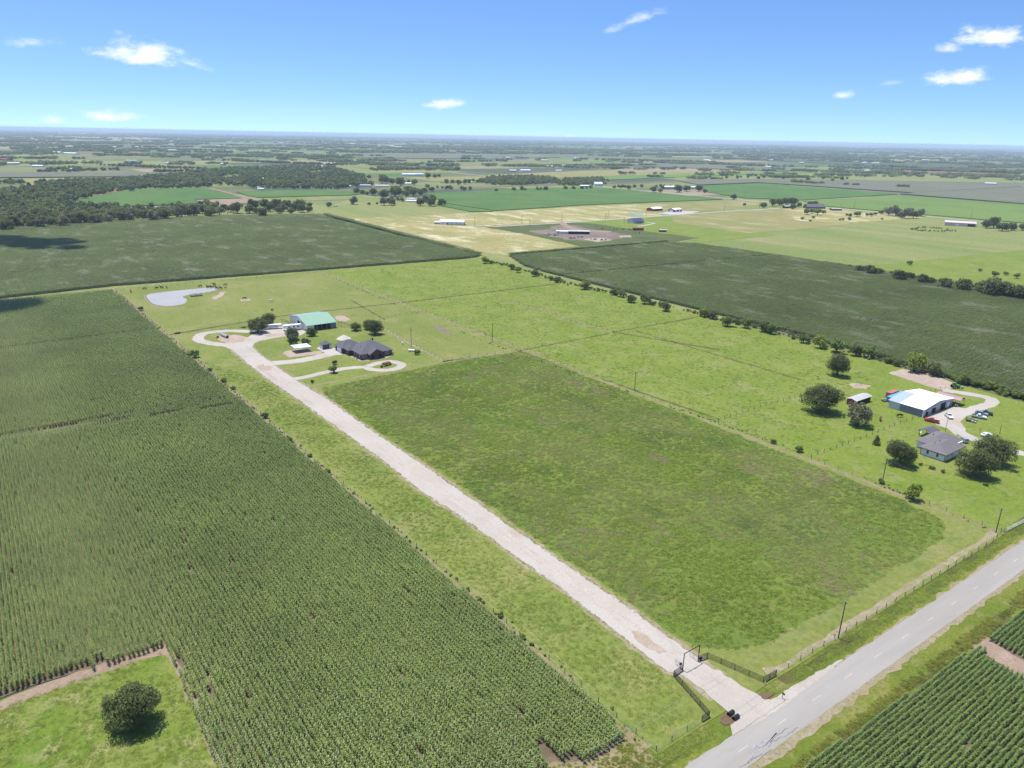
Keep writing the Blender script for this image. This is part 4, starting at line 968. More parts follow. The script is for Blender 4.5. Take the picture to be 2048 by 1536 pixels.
E2 = [(1122, 371), (1130, 361), (1200, 358), (1205, 370), (1150, 372)]
wood('dense dark woods along the creek behind the grey-green corn', [A, A2, B], 9.5, wood_tree, 6, 1, .6, 1.5)
wood('looser woods with clearings beyond the far green fields', [D1, D2, D3], 11.5, wood_tree, 6, 5, .5, 1.6)
wood('dark woods along the far side of the large green crop field', [E1, E2], 8.5, wood_tree, 6, 2, .8, 1.3)
rows = [((450, 322), (680, 331), 26), ((640, 323), (830, 331), 34), ((740, 341), (900, 337), 40), ((975, 333), (1310, 331), 26), ((680, 303), (800, 301), 18),
        ((200, 331), (420, 340), 16), ((60, 346), (240, 340), 14), ((90, 340), (160, 338), 24), ((0, 366), (45, 368), 20), ((300, 345), (420, 343), 24), ((860, 325), (1010, 323), 20), ((1720, 305), (1950, 310), 20), ((840, 375), (960, 383), 5), ((990, 383), (1340, 374), 4)]
polys = []
for a, b, w in rows:
    P1, P2 = W(*a), W(*b); d = (P2 - P1).normalized(); nn = Vector((-d.y, d.x)) * w
    polys.append([P1 - nn, P2 - nn, P2 + nn, P1 + nn])
g = np.random.default_rng(9); PS = []
for p in polys:
    L_ = (Vector(p[1]) - Vector(p[0])).length; Wd = (Vector(p[3]) - Vector(p[0])).length; n = int(L_ * Wd / 75)
    for _ in range(n):
        u, v = g.random(), g.random(); q = Vector(p[0]) * (1 - u) * (1 - v) + Vector(p[1]) * u * (1 - v) + Vector(p[2]) * u * v + Vector(p[3]) * (1 - u) * v
        if math.sin(u * 23 + a[0]) > -.75: PS.append((q.x, q.y, .1))
PS = np.array(PS); n = len(PS)
scatter('tree_belt', 'belts and hedges of trees dividing the far farmland', PS, g.uniform(0, 6.28, n), g.uniform(.7, 1.3, n), g.integers(0, 6, n), wood_tree, 'tree belt')
print('belts', n)
def far_woods():
    g = np.random.default_rng(21); out = []
    # bands of woodland that lie across the view, thicker with distance
    for (d0, d1, cells, cover) in ((2300, 4200, 85, .3), (4200, 8000, 160, .4), (8000, 15000, 260, .5), (15000, 22000, 240, .6)):
        for _ in range(cells):
            if g.random() > cover + .25: continue
            az = math.radians(g.uniform(-42, 42)) + YAW; d = math.sqrt(g.uniform(d0 ** 2, d1 ** 2))
            if d < 3000 and math.degrees(az - YAW) > -4 and math.degrees(az - YAW) < 14: continue
            cx, cy = d * math.sin(az), d * math.cos(az); L_ = g.uniform(160, 620) * (d / 4000) ** .55; wd = g.uniform(14, 55) * (d / 4000) ** .6
            th = math.atan2(-math.sin(az), math.cos(az)) + g.normal(0, .25)
            n = int(L_ * wd / (900 if d < 8000 else 2600)) + 2
            for _ in range(n):
                u, v = g.normal(0, .5) * L_, g.normal(0, .5) * wd; q = rz(u, v, th); out.append((cx + q[0], cy + q[1], .1, d))
    o = np.array(out); n = len(o)
    s = np.interp(o[:, 3], [2000, 8000, 22000], [.85, 1.2, 1.35]) * g.uniform(.75, 1.25, n)
    th = YAW * -1 + g.normal(0, .5, n)
    scatter('far_woodland', 'bluish woodland scattered over the plain to the horizon', o[:, :3], th, s, g.integers(0, 6, n), clumps, 'woods')
    print('far woods', n)
far_woods()
# undergrowth filling the hedgerows
bushes = variants('hedge_bush', [crown(random.Random(400 + i), 6, 260, .8, squash=.5)[0].mesh('hedge_bush', ['bush_leaf', 'weed_leaf', 'bush_leaf', 'oak_leaf'][i]) for i in range(4)])
def undergrowth(label, line, n, s0, s1, seed, wid=1.5):
    g = np.random.default_rng(seed); pts = WP(line); seg = [(pts[i + 1] - pts[i]).length for i in range(len(pts) - 1)]; tot = sum(seg); out = []
    for _ in range(n):
        t = g.random() * tot; i = 0
        while t > seg[i] and i < len(seg) - 1: t -= seg[i]; i += 1
        p = pts[i] + (pts[i + 1] - pts[i]) * (t / seg[i]); out.append((p.x + g.normal(0, wid), p.y + g.normal(0, wid), 0.0))
    n = len(out); scatter('hedge_undergrowth', label, out, g.uniform(0, 6.28, n), g.uniform(s0, s1, n), g.integers(0, 4, n), bushes, 'hedge')
undergrowth('low scrub filling the hedgerow between the pasture and the dark corn', [(965, 522), (1010, 530), (1115, 563), (1250, 594), (1410, 632), (1560, 668), (1700, 706), (1800, 732), (1880, 750)], 280, .14, .32, 1)
undergrowth('pale bushy growth along the hedge by the green tractor', [(1905, 760), (1960, 771), (2048, 797), (2200, 842)], 260, .22, .4, 2, 2.2)
undergrowth('low scrub in the far hedge beyond the dark corn', [(1716, 540), (1960, 580), (2048, 594), (2200, 618)], 160, .3, .5, 3)
undergrowth('weeds along the fence between the corn and the gravel drive', [(1290, 1490), (1240, 1440), (900, 1152), (640, 930), (232, 584)], 260, .05, .12, 4, .5)
undergrowth('dead brush under the boundary fence right of the front pasture', [(1990, 1066), (1600, 905), (1270, 790), (985, 690), (645, 548)], 170, .05, .11, 5, .5)
undergrowth('dark sedge round the old pond in the pale pasture', [(1822, 459), (1850, 455), (1890, 459), (1905, 463), (1880, 464), (1835, 462), (1822, 459)], 60, .2, .35, 6, 2)

# ------------------------------------------------------------------ building parts
ZG = .27
def hip(m, x0, x1, y0, y1, ze, rise, oh=.45, th=.14):
    x0, x1, y0, y1 = x0 - oh, x1 + oh, y0 - oh, y1 + oh
    wx, wy = x1 - x0, y1 - y0
    if wx >= wy: r0, r1 = (x0 + wy / 2, (y0 + y1) / 2), (x1 - wy / 2, (y0 + y1) / 2)
    else: r0, r1 = ((x0 + x1) / 2, y0 + wx / 2), ((x0 + x1) / 2, y1 - wx / 2)
    zt = ze + rise
    b = [(x0, y0, ze), (x1, y0, ze), (x1, y1, ze), (x0, y1, ze)]; e = [(p[0], p[1], ze + th) for p in b]
    R0, R1 = (r0[0], r0[1], zt), (r1[0], r1[1], zt)
    m.poly(b[::-1])
    for i in range(4): m.poly([b[i], b[(i + 1) % 4], e[(i + 1) % 4], e[i]])
    if wx >= wy: m.poly([e[0], e[1], R1, R0]).poly([e[1], e[2], R1]).poly([e[2], e[3], R0, R1]).poly([e[3], e[0], R0])
    else: m.poly([e[0], e[1], R0]).poly([e[1], e[2], R1, R0]).poly([e[2], e[3], R1]).poly([e[3], e[0], R0, R1])
    return m
def gable(m, x0, x1, y0, y1, ze, rise, oh=.35, th=.12, axis='x', ridge=.5):
    """pitched roof as two thick slabs; the ridge runs along axis"""
    def slab(p):
        i = len(m.v); m.v += [tuple(q) for q in p] + [(q[0], q[1], q[2] + th) for q in p]
        for q in ((3, 2, 1, 0), (4, 5, 6, 7), (0, 1, 5, 4), (1, 2, 6, 5), (2, 3, 7, 6), (3, 0, 4, 7)): m.f.append(tuple(i + k for k in q))
    if axis == 'x':
        yr = y0 + (y1 - y0) * ridge; dz0 = rise / (yr - y0) * oh; dz1 = rise / (y1 - yr) * oh
        slab([(x0 - oh, y0 - oh, ze - dz0), (x1 + oh, y0 - oh, ze - dz0), (x1 + oh, yr, ze + rise), (x0 - oh, yr, ze + rise)])
        slab([(x0 - oh, yr + .002, ze + rise), (x1 + oh, yr + .002, ze + rise), (x1 + oh, y1 + oh, ze - dz1), (x0 - oh, y1 + oh, ze - dz1)])
    else:
        xr = x0 + (x1 - x0) * ridge; dz0 = rise / (xr - x0) * oh; dz1 = rise / (x1 - xr) * oh
        slab([(x0 - oh, y0 - oh, ze - dz0), (xr, y0 - oh, ze + rise), (xr, y1 + oh, ze + rise), (x0 - oh, y1 + oh, ze - dz0)])
        slab([(xr + .002, y0 - oh, ze + rise), (x1 + oh, y0 - oh, ze - dz1), (x1 + oh, y1 + oh, ze - dz1), (xr + .002, y1 + oh, ze + rise)])
    return m
def gable_wall(m, x0, x1, y0, y1, ze, rise, axis='x', ridge=.5, z0=0.0):
    if axis == 'x':
        yr = y0 + (y1 - y0) * ridge; m.prism([(y0, z0), (y1, z0), (y1, ze), (yr, ze + rise - .03), (y0, ze)], x0, x1, 'x')
    else:
        xr = x0 + (x1 - x0) * ridge; m.prism([(x0, z0), (x1, z0), (x1, ze), (xr, ze + rise - .03), (x0, ze)], y0, y1)
    return m
def panel(parent, name, mat, face, u0, u1, z0, z1, at, out=.05, pane=None, frame='white_paint'):
    """door or window proud of a wall: face 'y-','y+','x-','x+', at = wall plane"""
    s = -1 if face[1] == '-' else 1
    def bx(m, a, b, c, d, o0, o1):
        lo, hi = sorted((at + s * o0, at + s * o1))
        return m.box(a, b, lo, hi, c, d) if face[0] == 'y' else m.box(lo, hi, a, b, c, d)
    if pane:
        f = bx(MB(), u0, u1, z0, z1, -.02, out).build(name, frame, parent)
        bx(MB(), u0 + .1, u1 - .1, z0 + .1, z1 - .1, out - .03, out + .012).build('pane', pane, f)
        return f
    return bx(MB(), u0, u1, z0, z1, -.02, out).build(name, mat, parent)
def window(parent, face, u, z, w, h, at): return panel(parent, 'window', None, face, u - w / 2, u + w / 2, z, z + h, at, .06, 'glass')

def brick_house():
    t = thing('brick_house', 'dark brick ranch house with a steep grey hip roof and entry gable', 'house', (0, 0, ZG))
    MB().box(155, 173, 345.4, 362, 0, 2.9).build('wall', 'brick', t)
    MB().box(151.6, 163, 362.003, 371, 0, 2.8).build('garage_wall', 'brick', t)
    MB().box(153.2, 160, 357, 362, 0, 2.75).build('wing_wall', 'brick', t)
    m = MB(); hip(m, 155, 173, 345.4, 362, 2.9, 5.0, .6); m.build('main_roof', 'shingle', t)
    m = MB(); hip(m, 151.6, 163, 362.003, 371, 2.8, 3.3, .6); m.build('garage_roof', 'shingle', t)
    m = MB(); hip(m, 152.9, 163.5, 356.3, 363, 2.78, 2.9, .5); m.build('wing_roof', 'shingle', t)
    m = MB(); gable(m, 159, 167, 343.2, 351, 2.95, 2.4, .45, .14, 'y'); m.build('entry_roof', 'shingle', t)
    m = MB(); gable_wall(m, 159.2, 166.8, 343.6, 346, 2.93, 2.35, 'y'); m.build('entry_wall', 'brick', t)
    panel(t, 'garage_door', 'white_paint', 'x-', 363.2, 368.6, 0, 2.4, 151.6)
    panel(t, 'porch_opening', 'hollow_shade', 'y-', 160.4, 161.6, .1, 2.3, 343.6, .03)
    panel(t, 'door', 'brown_door', 'y-', 162.5, 163.6, .05, 2.2, 343.6)
    panel(t, 'porch_opening', 'hollow_shade', 'y-', 164.4, 165.6, .1, 2.3, 343.6, .03)
    for u in (156.2, 157.7): window(t, 'y-', u, .8, .9, 1.6, 345.4)
    for u in (169.4, 170.7): window(t, 'y-', u, .8, .9, 1.6, 345.4)
    for u in (347.5, 350.5, 353.5): window(t, 'x-', u, .9, 1.0, 1.4, 155)
    window(t, 'x-', 359.6, .9, 1.0, 1.4, 153.2)
    for (x, y, z) in ((160.5, 357, 6.4), (158, 352, 5.2), (166.5, 357.5, 7.0)): MB().tube((x, y, z - 1.2), (x, y, z + .5), .12).build('roof_vent', 'black_paint', t)
    m = MB(); m.box(166.5, 167.2, 355.5, 356.2, 4, 8.0); m.build('chimney', 'brick', t)
brick_house()
# flower shrubs against the house
for i, (x, y, s) in enumerate([(153.4, 356.2, .11), (154.0, 352, .12), (153.9, 348, .13), (156.5, 344.3, .12), (158.2, 343.6, .11), (167.8, 344.3, .12), (170.5, 344.4, .11), (174.2, 346.5, .14)]):
    o = thing('shrub', 'clipped shrub in the pale bed against the brick house', 'shrub', (x, y, ZG), i * 1.3, 'house bed shrubs'); o.scale = (s, s, s)
    cr_, tr_ = TREES['red0' if i == 7 else 'bush%d' % (i % 4)]; link('trunk', tr_, o); link('crown', cr_, o)

def garage_shed():
    t = thing('garage_shed', 'small brick outbuilding with brown roll-up door beside the brick house', 'shed', (0, 0, ZG))
    MB().box(146, 150.8, 374.9, 379.3, 0, 2.5).build('wall', 'brick', t); m = MB(); hip(m, 146, 150.8, 374.9, 379.3, 2.5, 1.7, .4); m.build('roof', 'shingle', t)
    panel(t, 'roll_up_door', 'brown_door', 'y-', 147.2, 149.6, 0, 2.1, 374.9); panel(t, 'trim_panel', 'white_paint', 'x-', 375.2, 379, 0, 2.3, 146); panel(t, 'trim_panel', 'white_paint', 'y-', 149.8, 150.6, 0, 2.2, 374.9, .03)
garage_shed()
def carport():
    t = thing('carport', 'open metal carport with flat pale blue-grey roof on a clay pad', 'carport', (0, 0, .295))
    MB().hexa([(130.4, 375.2, 2.75), (139.6, 374.6, 2.6), (139.6, 382, 2.75), (130.4, 382.4, 2.9), (130.4, 375.2, 2.9), (139.6, 374.6, 2.75), (139.6, 382, 2.9), (130.4, 382.4, 3.05)]).build('roof', 'light_grey_metal', t)
    for x in (131, 135, 139):
        for y in (375.8, 381.4): MB().tube((x, y, 0), (x, y, 2.72), .07).build('post', 'galvanised', t)
carport()
def gazebo():
    c = (161, 381); t = thing('gazebo', 'pale thatched gazebo on posts behind the brick house', 'gazebo', (c[0], c[1], .25))
    m = MB(); n = 8
    for k in range(n):
        a, b = 2 * math.pi * k / n, 2 * math.pi * (k + 1) / n; r = 4.2
        p, q = (r * math.cos(a), r * math.sin(a), 2.6), (r * math.cos(b), r * math.sin(b), 2.6); m.poly([p, q, (0, 0, 5.0)]); m.poly([q, p, (p[0] * .97, p[1] * .97, 2.42), (q[0] * .97, q[1] * .97, 2.42)])
    m.build('thatch_roof', 'thatch', t)
    for k in range(n):
        a = 2 * math.pi * (k + .5) / n; MB().tube((3.4 * math.cos(a), 3.4 * math.sin(a), 0), (3.4 * math.cos(a), 3.4 * math.sin(a), 2.8), .1).build('post', 'wood_post', t)
gazebo()
def barn():
    t = thing('barn', 'large metal barn with a mint green roof and open front bays', 'barn', (0, 0, ZG))
    m = MB(); gable_wall(m, 153, 171.5, 425, 445, 4.2, 2.6, 'x', .25); m.build('wall', 'white_siding', t)
    MB().box(153.003, 157.5, 416.3, 425, 0, 3.6).build('lean_to_wall', 'white_siding', t)
    MB().box(168, 171.503, 416.3, 425, 0, 3.6).build('lean_to_wall', 'slate_metal', t)
    MB().box(157.5, 168, 424.4, 424.96, 0, 3.8).build('bay_back_wall', 'hollow_shade', t)
    for x in (159.5, 162.4, 165.4): MB().box(x - .1, x + .1, 416.4, 416.6, 0, 3.7).build('bay_post', 'grey_metal', t)
    th = .1
    MB().hexa([(152.5, 415.7, 3.55), (172, 415.7, 3.55), (172, 430, 6.95), (152.5, 430, 6.95), (152.5, 415.7, 3.65), (172, 415.7, 3.65), (172, 430, 7.05), (152.5, 430, 7.05)]).build('roof', 'green_metal', t)
    MB().hexa([(152.5, 430.003, 6.95), (166, 430.003, 6.95), (166, 445.6, 4.15), (152.5, 445.6, 4.15), (152.5, 430.003, 7.05), (166, 430.003, 7.05), (166, 445.6, 4.25), (152.5, 445.6, 4.25)]).build('rear_roof', 'grey_green_metal', t)
    MB().hexa([(166.003, 430.003, 6.9), (172, 430.003, 6.9), (172, 445.6, 4.15), (166.003, 445.6, 4.15), (166.003, 430.003, 7.0), (172, 430.003, 7.0), (172, 445.6, 4.25), (166.003, 445.6, 4.25)]).build('rear_roof', 'green_metal', t)
    panel(t, 'sliding_door', 'hollow_shade', 'x-', 427.5, 431.5, 0, 4.0, 153); panel(t, 'door', 'grey_metal', 'x-', 436, 437.2, 0, 2.1, 153)
barn()
def trailer_wheels(t, xs, y, r=.4, n=2):
    for x in xs:
        for s in (-1, 1):
            w = MB().tube((x, s * y - s * .12, r), (x, s * y + s * .12, r), r, n=12).build('wheel', 'tyre', t); MB().tube((x, s * y + s * .1, r), (x, s * y + s * .135, r), r * .5, n=10).build('rim', 'galvanised', w)
def livestock_trailer():
    p = W(545, 658.5); t = thing('livestock_trailer', 'long white slatted gooseneck livestock trailer under the big oaks', 'trailer', (p.x, p.y, .28), math.radians(-16))
    MB().prism([(-4.9, .55), (3.6, .55), (3.6, 1.4), (5.4, 1.5), (5.4, 2.5), (4.9, 2.75), (-4.9, 2.75)], -1.1, 1.1).build('body', 'white_metal', t)
    for k in range(4): panel(t, 'slat_gap', 'hollow_shade', 'y-', -4.7, 3.4, 1.25 + k * .33, 1.36 + k * .33, -1.1, .01)
    MB().tube((5.0, 0, .5), (5.0, 0, 1.5), .06).build('hitch', 'black_paint', t); trailer_wheels(t, (-1.6, -.7), 1.0)
livestock_trailer()
def travel_trailer():
    p = W(584, 661); t = thing('travel_trailer', 'white fifth-wheel travel trailer parked against the green-roofed barn', 'trailer', (p.x, p.y, .28), math.radians(-14 + 180))
    MB().prism([(-5.2, .6), (3.0, .6), (3.2, 1.5), (5.0, 1.6), (5.3, 2.2), (4.9, 3.3), (-5.0, 3.55), (-5.2, 3.3)], -1.25, 1.25).build('body', 'white_metal', t)
    for y, f in ((-1.25, 'y-'), (1.25, 'y+')):
        for x, w in ((-3.6, 1.4), (-1.2, 1.2), (1.6, 1.0)): panel(t, 'window', None, f, x - w / 2, x + w / 2, 1.9, 2.7, y, .04, 'glass', 'black_paint')
        panel(t, 'stripe', 'grey_metal', f, -5.0, 2.8, 1.15, 1.35, y, .012)
    MB().box(-1.6, -.8, -.35, .35, 3.5, 3.75).build('air_conditioner', 'white_paint', t); trailer_wheels(t, (-1.4, -.4), 1.12); MB().tube((4.4, 0, .2), (4.4, 0, 1.65), .07).build('hitch', 'black_paint', t)
travel_trailer()
def feed_pipe():
    p = W(449.5, 675); t = thing('metal_tank', 'long corrugated metal tank lying in the gravel turning loop', 'tank', (p.x, p.y, .29), math.radians(100))
    MB().tube((-3.6, 0, .85), (3.6, 0, .85), .85, n=16).build('shell', 'galvanised', t)
    for k in range(9): MB().tube((-3.4 + k * .85, 0, .85), (-3.3 + k * .85, 0, .85), .88, n=16).build('rib', 'grey_metal', t)
    MB().tube((-3.66, 0, .85), (-3.6, 0, .85), .7, n=16).build('end_cap', 'hollow_shade', t)
feed_pipe()
tree('red', 435, 673.5, 7, 'dark bush beside the metal tank in the turning loop', name='bush', cat='bush')
def propane():
    p = W(823, 704); t = thing('propane_tank', 'white horizontal propane tank by the post fence', 'tank', (p.x, p.y, .25), math.radians(-40))
    MB().tube((-1.6, 0, .8), (1.6, 0, .8), .5, n=12).tube((1.6, 0, .8), (1.9, 0, .8), .5, .25, 12).tube((-1.9, 0, .8), (-1.6, 0, .8), .25, .5, 12).build('shell', 'white_paint', t)
    for x in (-1, 1): MB().box(x - .1, x + .1, -.35, .35, 0, .4).build('leg', 'grey_metal', t)
    MB().tube((0, 0, 1.28), (0, 0, 1.5), .16, n=8).build('valve_dome', 'white_paint', t)
    p = W(805, 691); t = thing('pump_tank', 'small white well tank on the lawn near the utility pole', 'tank', (p.x, p.y, .25)); MB().tube((0, 0, 0), (0, 0, 1.7), .45, n=10).tube((0, 0, 1.7), (0, 0, 1.95), .45, .15, 10).build('shell', 'white_paint', t); MB().tube((.5, 0, .3), (1.0, 0, .3), .07).build('pipe', 'blue_paint', t)
propane()
def wagon():
    p = W(773, 732); t = thing('farm_wagon', 'rusty antique farm wagon in the middle of the gravel circle', 'wagon', (p.x, p.y, .26), math.radians(15))
    MB().hexa([(-2, -.8, .9), (2, -.8, .9), (2, .8, .9), (-2, .8, .9), (-2.1, -1, 1.7), (2.1, -1, 1.7), (2.1, 1, 1.7), (-2.1, 1, 1.7)]).build('box', 'rust', t)
    for x in (-1.4, 1.4):
        for s in (-1, 1):
            w = MB()
            for k in range(14):
                a, b = 2 * math.pi * k / 14, 2 * math.pi * (k + 1) / 14; w.tube((x + .62 * math.cos(a), s * 1.05, .66 + .62 * math.sin(a)), (x + .62 * math.cos(b), s * 1.05, .66 + .62 * math.sin(b)), .06, n=4)
            for k in range(4): w.tube((x + .6 * math.cos(k * .785), s * 1.05, .66 + .6 * math.sin(k * .785)), (x - .6 * math.cos(k * .785), s * 1.05, .66 - .6 * math.sin(k * .785)), .035, n=4)
            w.build('wheel', 'rust', t)
    MB().tube((2, 0, .7), (4, 0, .3), .06).build('tongue', 'rust', t)
wagon()
for i, (px, py, s) in enumerate([(763, 733, 7), (781, 729, 6)]): tree('red', px, py, s, 'dark shrub beside the antique wagon in the gravel circle', 'wagon bed shrubs', name='shrub', cat='shrub')

# ------------------------------------------------------------------ the neighbour's place
def white_house():
    t = thing('white_house', 'white-walled ranch house with a dark grey shingle hip roof', 'house', (0, 0, .25))
    MB().box(281.4, 293.5, 107.9, 116.8, 0, 2.75).build('wall', 'white_siding', t)
    MB().box(293.503, 302, 110.6, 116.8, 0, 2.7).build('wing_wall', 'white_siding', t)
    MB().box(287, 303, 116.803, 121, 0, 2.72).build('rear_wall', 'white_siding', t)
    m = MB(); hip(m, 281.4, 296.5, 107.9, 116.8, 2.75, 2.3, .6); m.build('roof', 'shingle_brown', t)
    m = MB(); hip(m, 287, 303, 111.6, 121, 2.72, 2.45, .6); m.build('rear_roof', 'shingle_brown', t)
    for (x, y, z) in ((285.5, 114, 4.6), (288.5, 113.6, 4.7), (294, 118.6, 4.6)): MB().tube((x, y, z - 1), (x, y, z + .35), .12).build('roof_vent', 'black_paint', t)
    for u in (110.6, 114.2): window(t, 'x-', u, .9, 1.0, 1.5, 281.4)
    for u in (283.2, 284.2, 286.9, 287.9): window(t, 'y-', u, 1.0, .8, 1.2, 107.9)
    for u in (296.8, 300): window(t, 'y-', u, 1.0, 1.2, 1.2, 110.6)
    panel(t, 'door', 'brown_door', 'y-', 294.6, 295.6, .05, 2.1, 110.6)
    for (x, y) in ((281.4, 107.9), (281.4, 116.8), (293.5, 107.9)): MB().box(x - .08, x + .08, y - .08, y + .08, 0, 2.7).build('corner_trim', 'black_paint', t)
    panel(t, 'gutter', 'black_paint', 'x-', 107.4, 117.3, 2.6, 2.76, 280.8, .08); panel(t, 'gutter', 'black_paint', 'y-', 280.9, 297.0, 2.6, 2.76, 107.3, .08)
    panel(t, 'garage_door', 'white_paint', 'x+', 117.2, 120.6, 0, 2.3, 303)
white_house()
def patio():
    p = W(1856, 873); t = thing('patio_shed', 'dark roofed patio shelter with a red brick fireplace behind the white-walled house', 'shelter', (p.x, p.y, .25))
    m = MB(); gable(m, -3.2, 3.2, -2.4, 2.4, 2.6, 1.0, .3); m.build('roof', 'shingle', t)
    for x in (-3, 3):
        for y in (-2.2, 2.2): MB().box(x - .1, x + .1, y - .1, y + .1, 0, 2.6).build('post', 'wood_post', t)
    MB().box(-3.8, -2.4, -3.6, -2.5, 0, 2.2).build('fireplace', 'barn_red', t)
    p = W(1838, 867); t2 = thing('satellite_dish', 'white dish on the grass by the patio shelter', 'dish', (p.x, p.y, .25)); m = MB()
    for k in range(10):
        a, b = .628 * k, .628 * (k + 1); m.poly([(1.0 * math.cos(a), -.2 + .5 * math.sin(a), .9 + .85 * math.sin(a)), (1.0 * math.cos(b), -.2 + .5 * math.sin(b), .9 + .85 * math.sin(b)), (0, .25, .75)])
    m.build('dish', 'white_paint', t2); MB().tube((0, .25, 0), (0, .25, .8), .06).build('post', 'galvanised', t2)
patio()
def workshop():
    t = thing('workshop', 'wide metal workshop with a bright white roof and open gable doors', 'workshop', (0, 0, .25))
    m = MB(); gable_wall(m, 322.4, 349.8, 136, 151.2, 3.45, 1.7, 'y', .48); m.build('wall', 'grey_metal', t)
    panel(t, 'side_tone_panel', 'slate_metal', 'x-', 136.1, 146.2, 0, 3.35, 322.4, .04); panel(t, 'side_tone_panel', 'light_grey_metal', 'x-', 146.3, 151.1, 0, 3.35, 322.4, .04)  # slate panel carries the shade of the left wall in its colour
    m = MB(); gable(m, 322.4, 349.8, 136, 151.2, 3.47, 1.7, .4, .12, 'y', .48); m.build('roof', 'white_metal', t)
    k_ = 1.7 / (27.4 * .48); zf = lambda x: 3.47 + .125 + (x - 322.4) * k_
    MB().hexa([(322.05, 146.5, zf(322.05)), (335.4, 146.5, zf(335.4)), (335.4, 151.6, zf(335.4)), (322.05, 151.6, zf(322.05)), (322.05, 146.5, zf(322.05) + .04), (335.4, 146.5, zf(335.4) + .04), (335.4, 151.6, zf(335.4) + .04), (322.05, 151.6, zf(322.05) + .04)]).build('roof_extension', 'roof_panel_blue', t)
    for a, b, h in ((325.0, 327.4, 2.3), (330.5, 334, 2.9), (338.2, 342.8, 3.4)): panel(t, 'door_opening', 'hollow_shade', 'y-', a, b, 0, h, 136, .02)
    panel(t, 'sliding_door', 'white_metal', 'y-', 344.5, 346.4, 0, 2.5, 136); panel(t, 'door_header', 'white_metal', 'y-', 337.2, 346.5, 3.45, 3.65, 136, .15); panel(t, 'door_awning', 'white_metal', 'y-', 330.2, 334.4, 2.95, 3.15, 136, .5); panel(t, 'door_awning', 'white_metal', 'y-', 324.8, 327.6, 2.35, 2.55, 136, .5)
    MB().box(322.1, 322.5, 135.7, 136.1, 0, 3.4).build('corner_trim', 'white_metal', t)
workshop()
def container(name, label, px, py, col, L_=12.2, rot=0.0, top=None):
    p = Vector((px, py)); t = thing(name, label, 'container', (p.x, p.y, .25), rot)
    MB().box(-L_ / 2, L_ / 2, -1.22, 1.22, .15, 2.5).build('body', col, t); MB().box(-L_ / 2 - .02, L_ / 2 + .02, -1.24, 1.24, 2.5, 2.62).build('roof', top or col, t)
    for k in range(int(L_ / 1.2)):
        MB().box(-L_ / 2 + .5 + k * 1.2, -L_ / 2 + .7 + k * 1.2, -1.27, -1.22, .2, 2.45).build('corrugation', col, t)
    for s in (-1, 1): MB().box(-L_ / 2 - .05, -L_ / 2, s * .6 - .5, s * .6 + .5, .2, 2.4).build('door', col, t)
container('shipping_container', 'blue shipping container against the white-roofed workshop', 335.8, 154.6, 'blue_dark', 14, math.radians(1), 'blue_paint')
container('shipping_container', 'rusty orange shipping container behind the blue one', 338.2, 158.0, 'orange_paint', 7, math.radians(1))
def red_shed():
    t = thing('livestock_shed', 'red open-fronted livestock shed with a tin roof in the pasture', 'shed', (0, 0, .24))
    MB().box(310.6, 323, 164.2, 164.5, 0, 2.6).build('back_wall', 'barn_red', t); MB().prism([(160.2, 0), (164.2, 0), (164.2, 2.5), (162, 3.0), (160.2, 2.6)], 310.4, 310.6, 'x').build('side_wall', 'barn_red', t); MB().prism([(160.2, 0), (164.2, 0), (164.2, 2.5), (162, 3.0), (160.2, 2.6)], 323, 323.2, 'x').build('side_wall', 'barn_red', t)
    m = MB(); gable(m, 310.4, 323.2, 160, 164.5, 2.62, .6, .35, .08); m.build('roof', 'tin_roof', t)
    for x in (314.5, 318.8): MB().box(x - .08, x + .08, 160.2, 160.4, 0, 2.6).build('post', 'wood_post', t)
red_shed()
def long_carport():
    p = W(1906, 812); t = thing('carport', 'long arched brown metal carport behind the workshop', 'carport', (353.6, 139.0, .25), math.radians(-90)); prof = [(2.6 * math.cos(a), 2.3 + 1.3 * math.sin(a)) for a in np.linspace(0, math.pi, 9)]
    m = MB()
    for i in range(8): m.hexa([(-5.5, prof[i][0], prof[i][1]), (5.5, prof[i][0], prof[i][1]), (5.5, prof[i + 1][0], prof[i + 1][1]), (-5.5, prof[i + 1][0], prof[i + 1][1]), (-5.5, prof[i][0], prof[i][1] + .08), (5.5, prof[i][0], prof[i][1] + .08), (5.5, prof[i + 1][0], prof[i + 1][1] + .08), (-5.5, prof[i + 1][0], prof[i + 1][1] + .08)])
    m.build('roof', 'brown_metal', t)
    for x in (-5.2, -1.7, 1.7, 5.2):
        for y in (-2.5, 2.5): MB().box(x - .06, x + .06, y - .06, y + .06, 0, 2.4).build('post', 'galvanised', t)
long_carport()

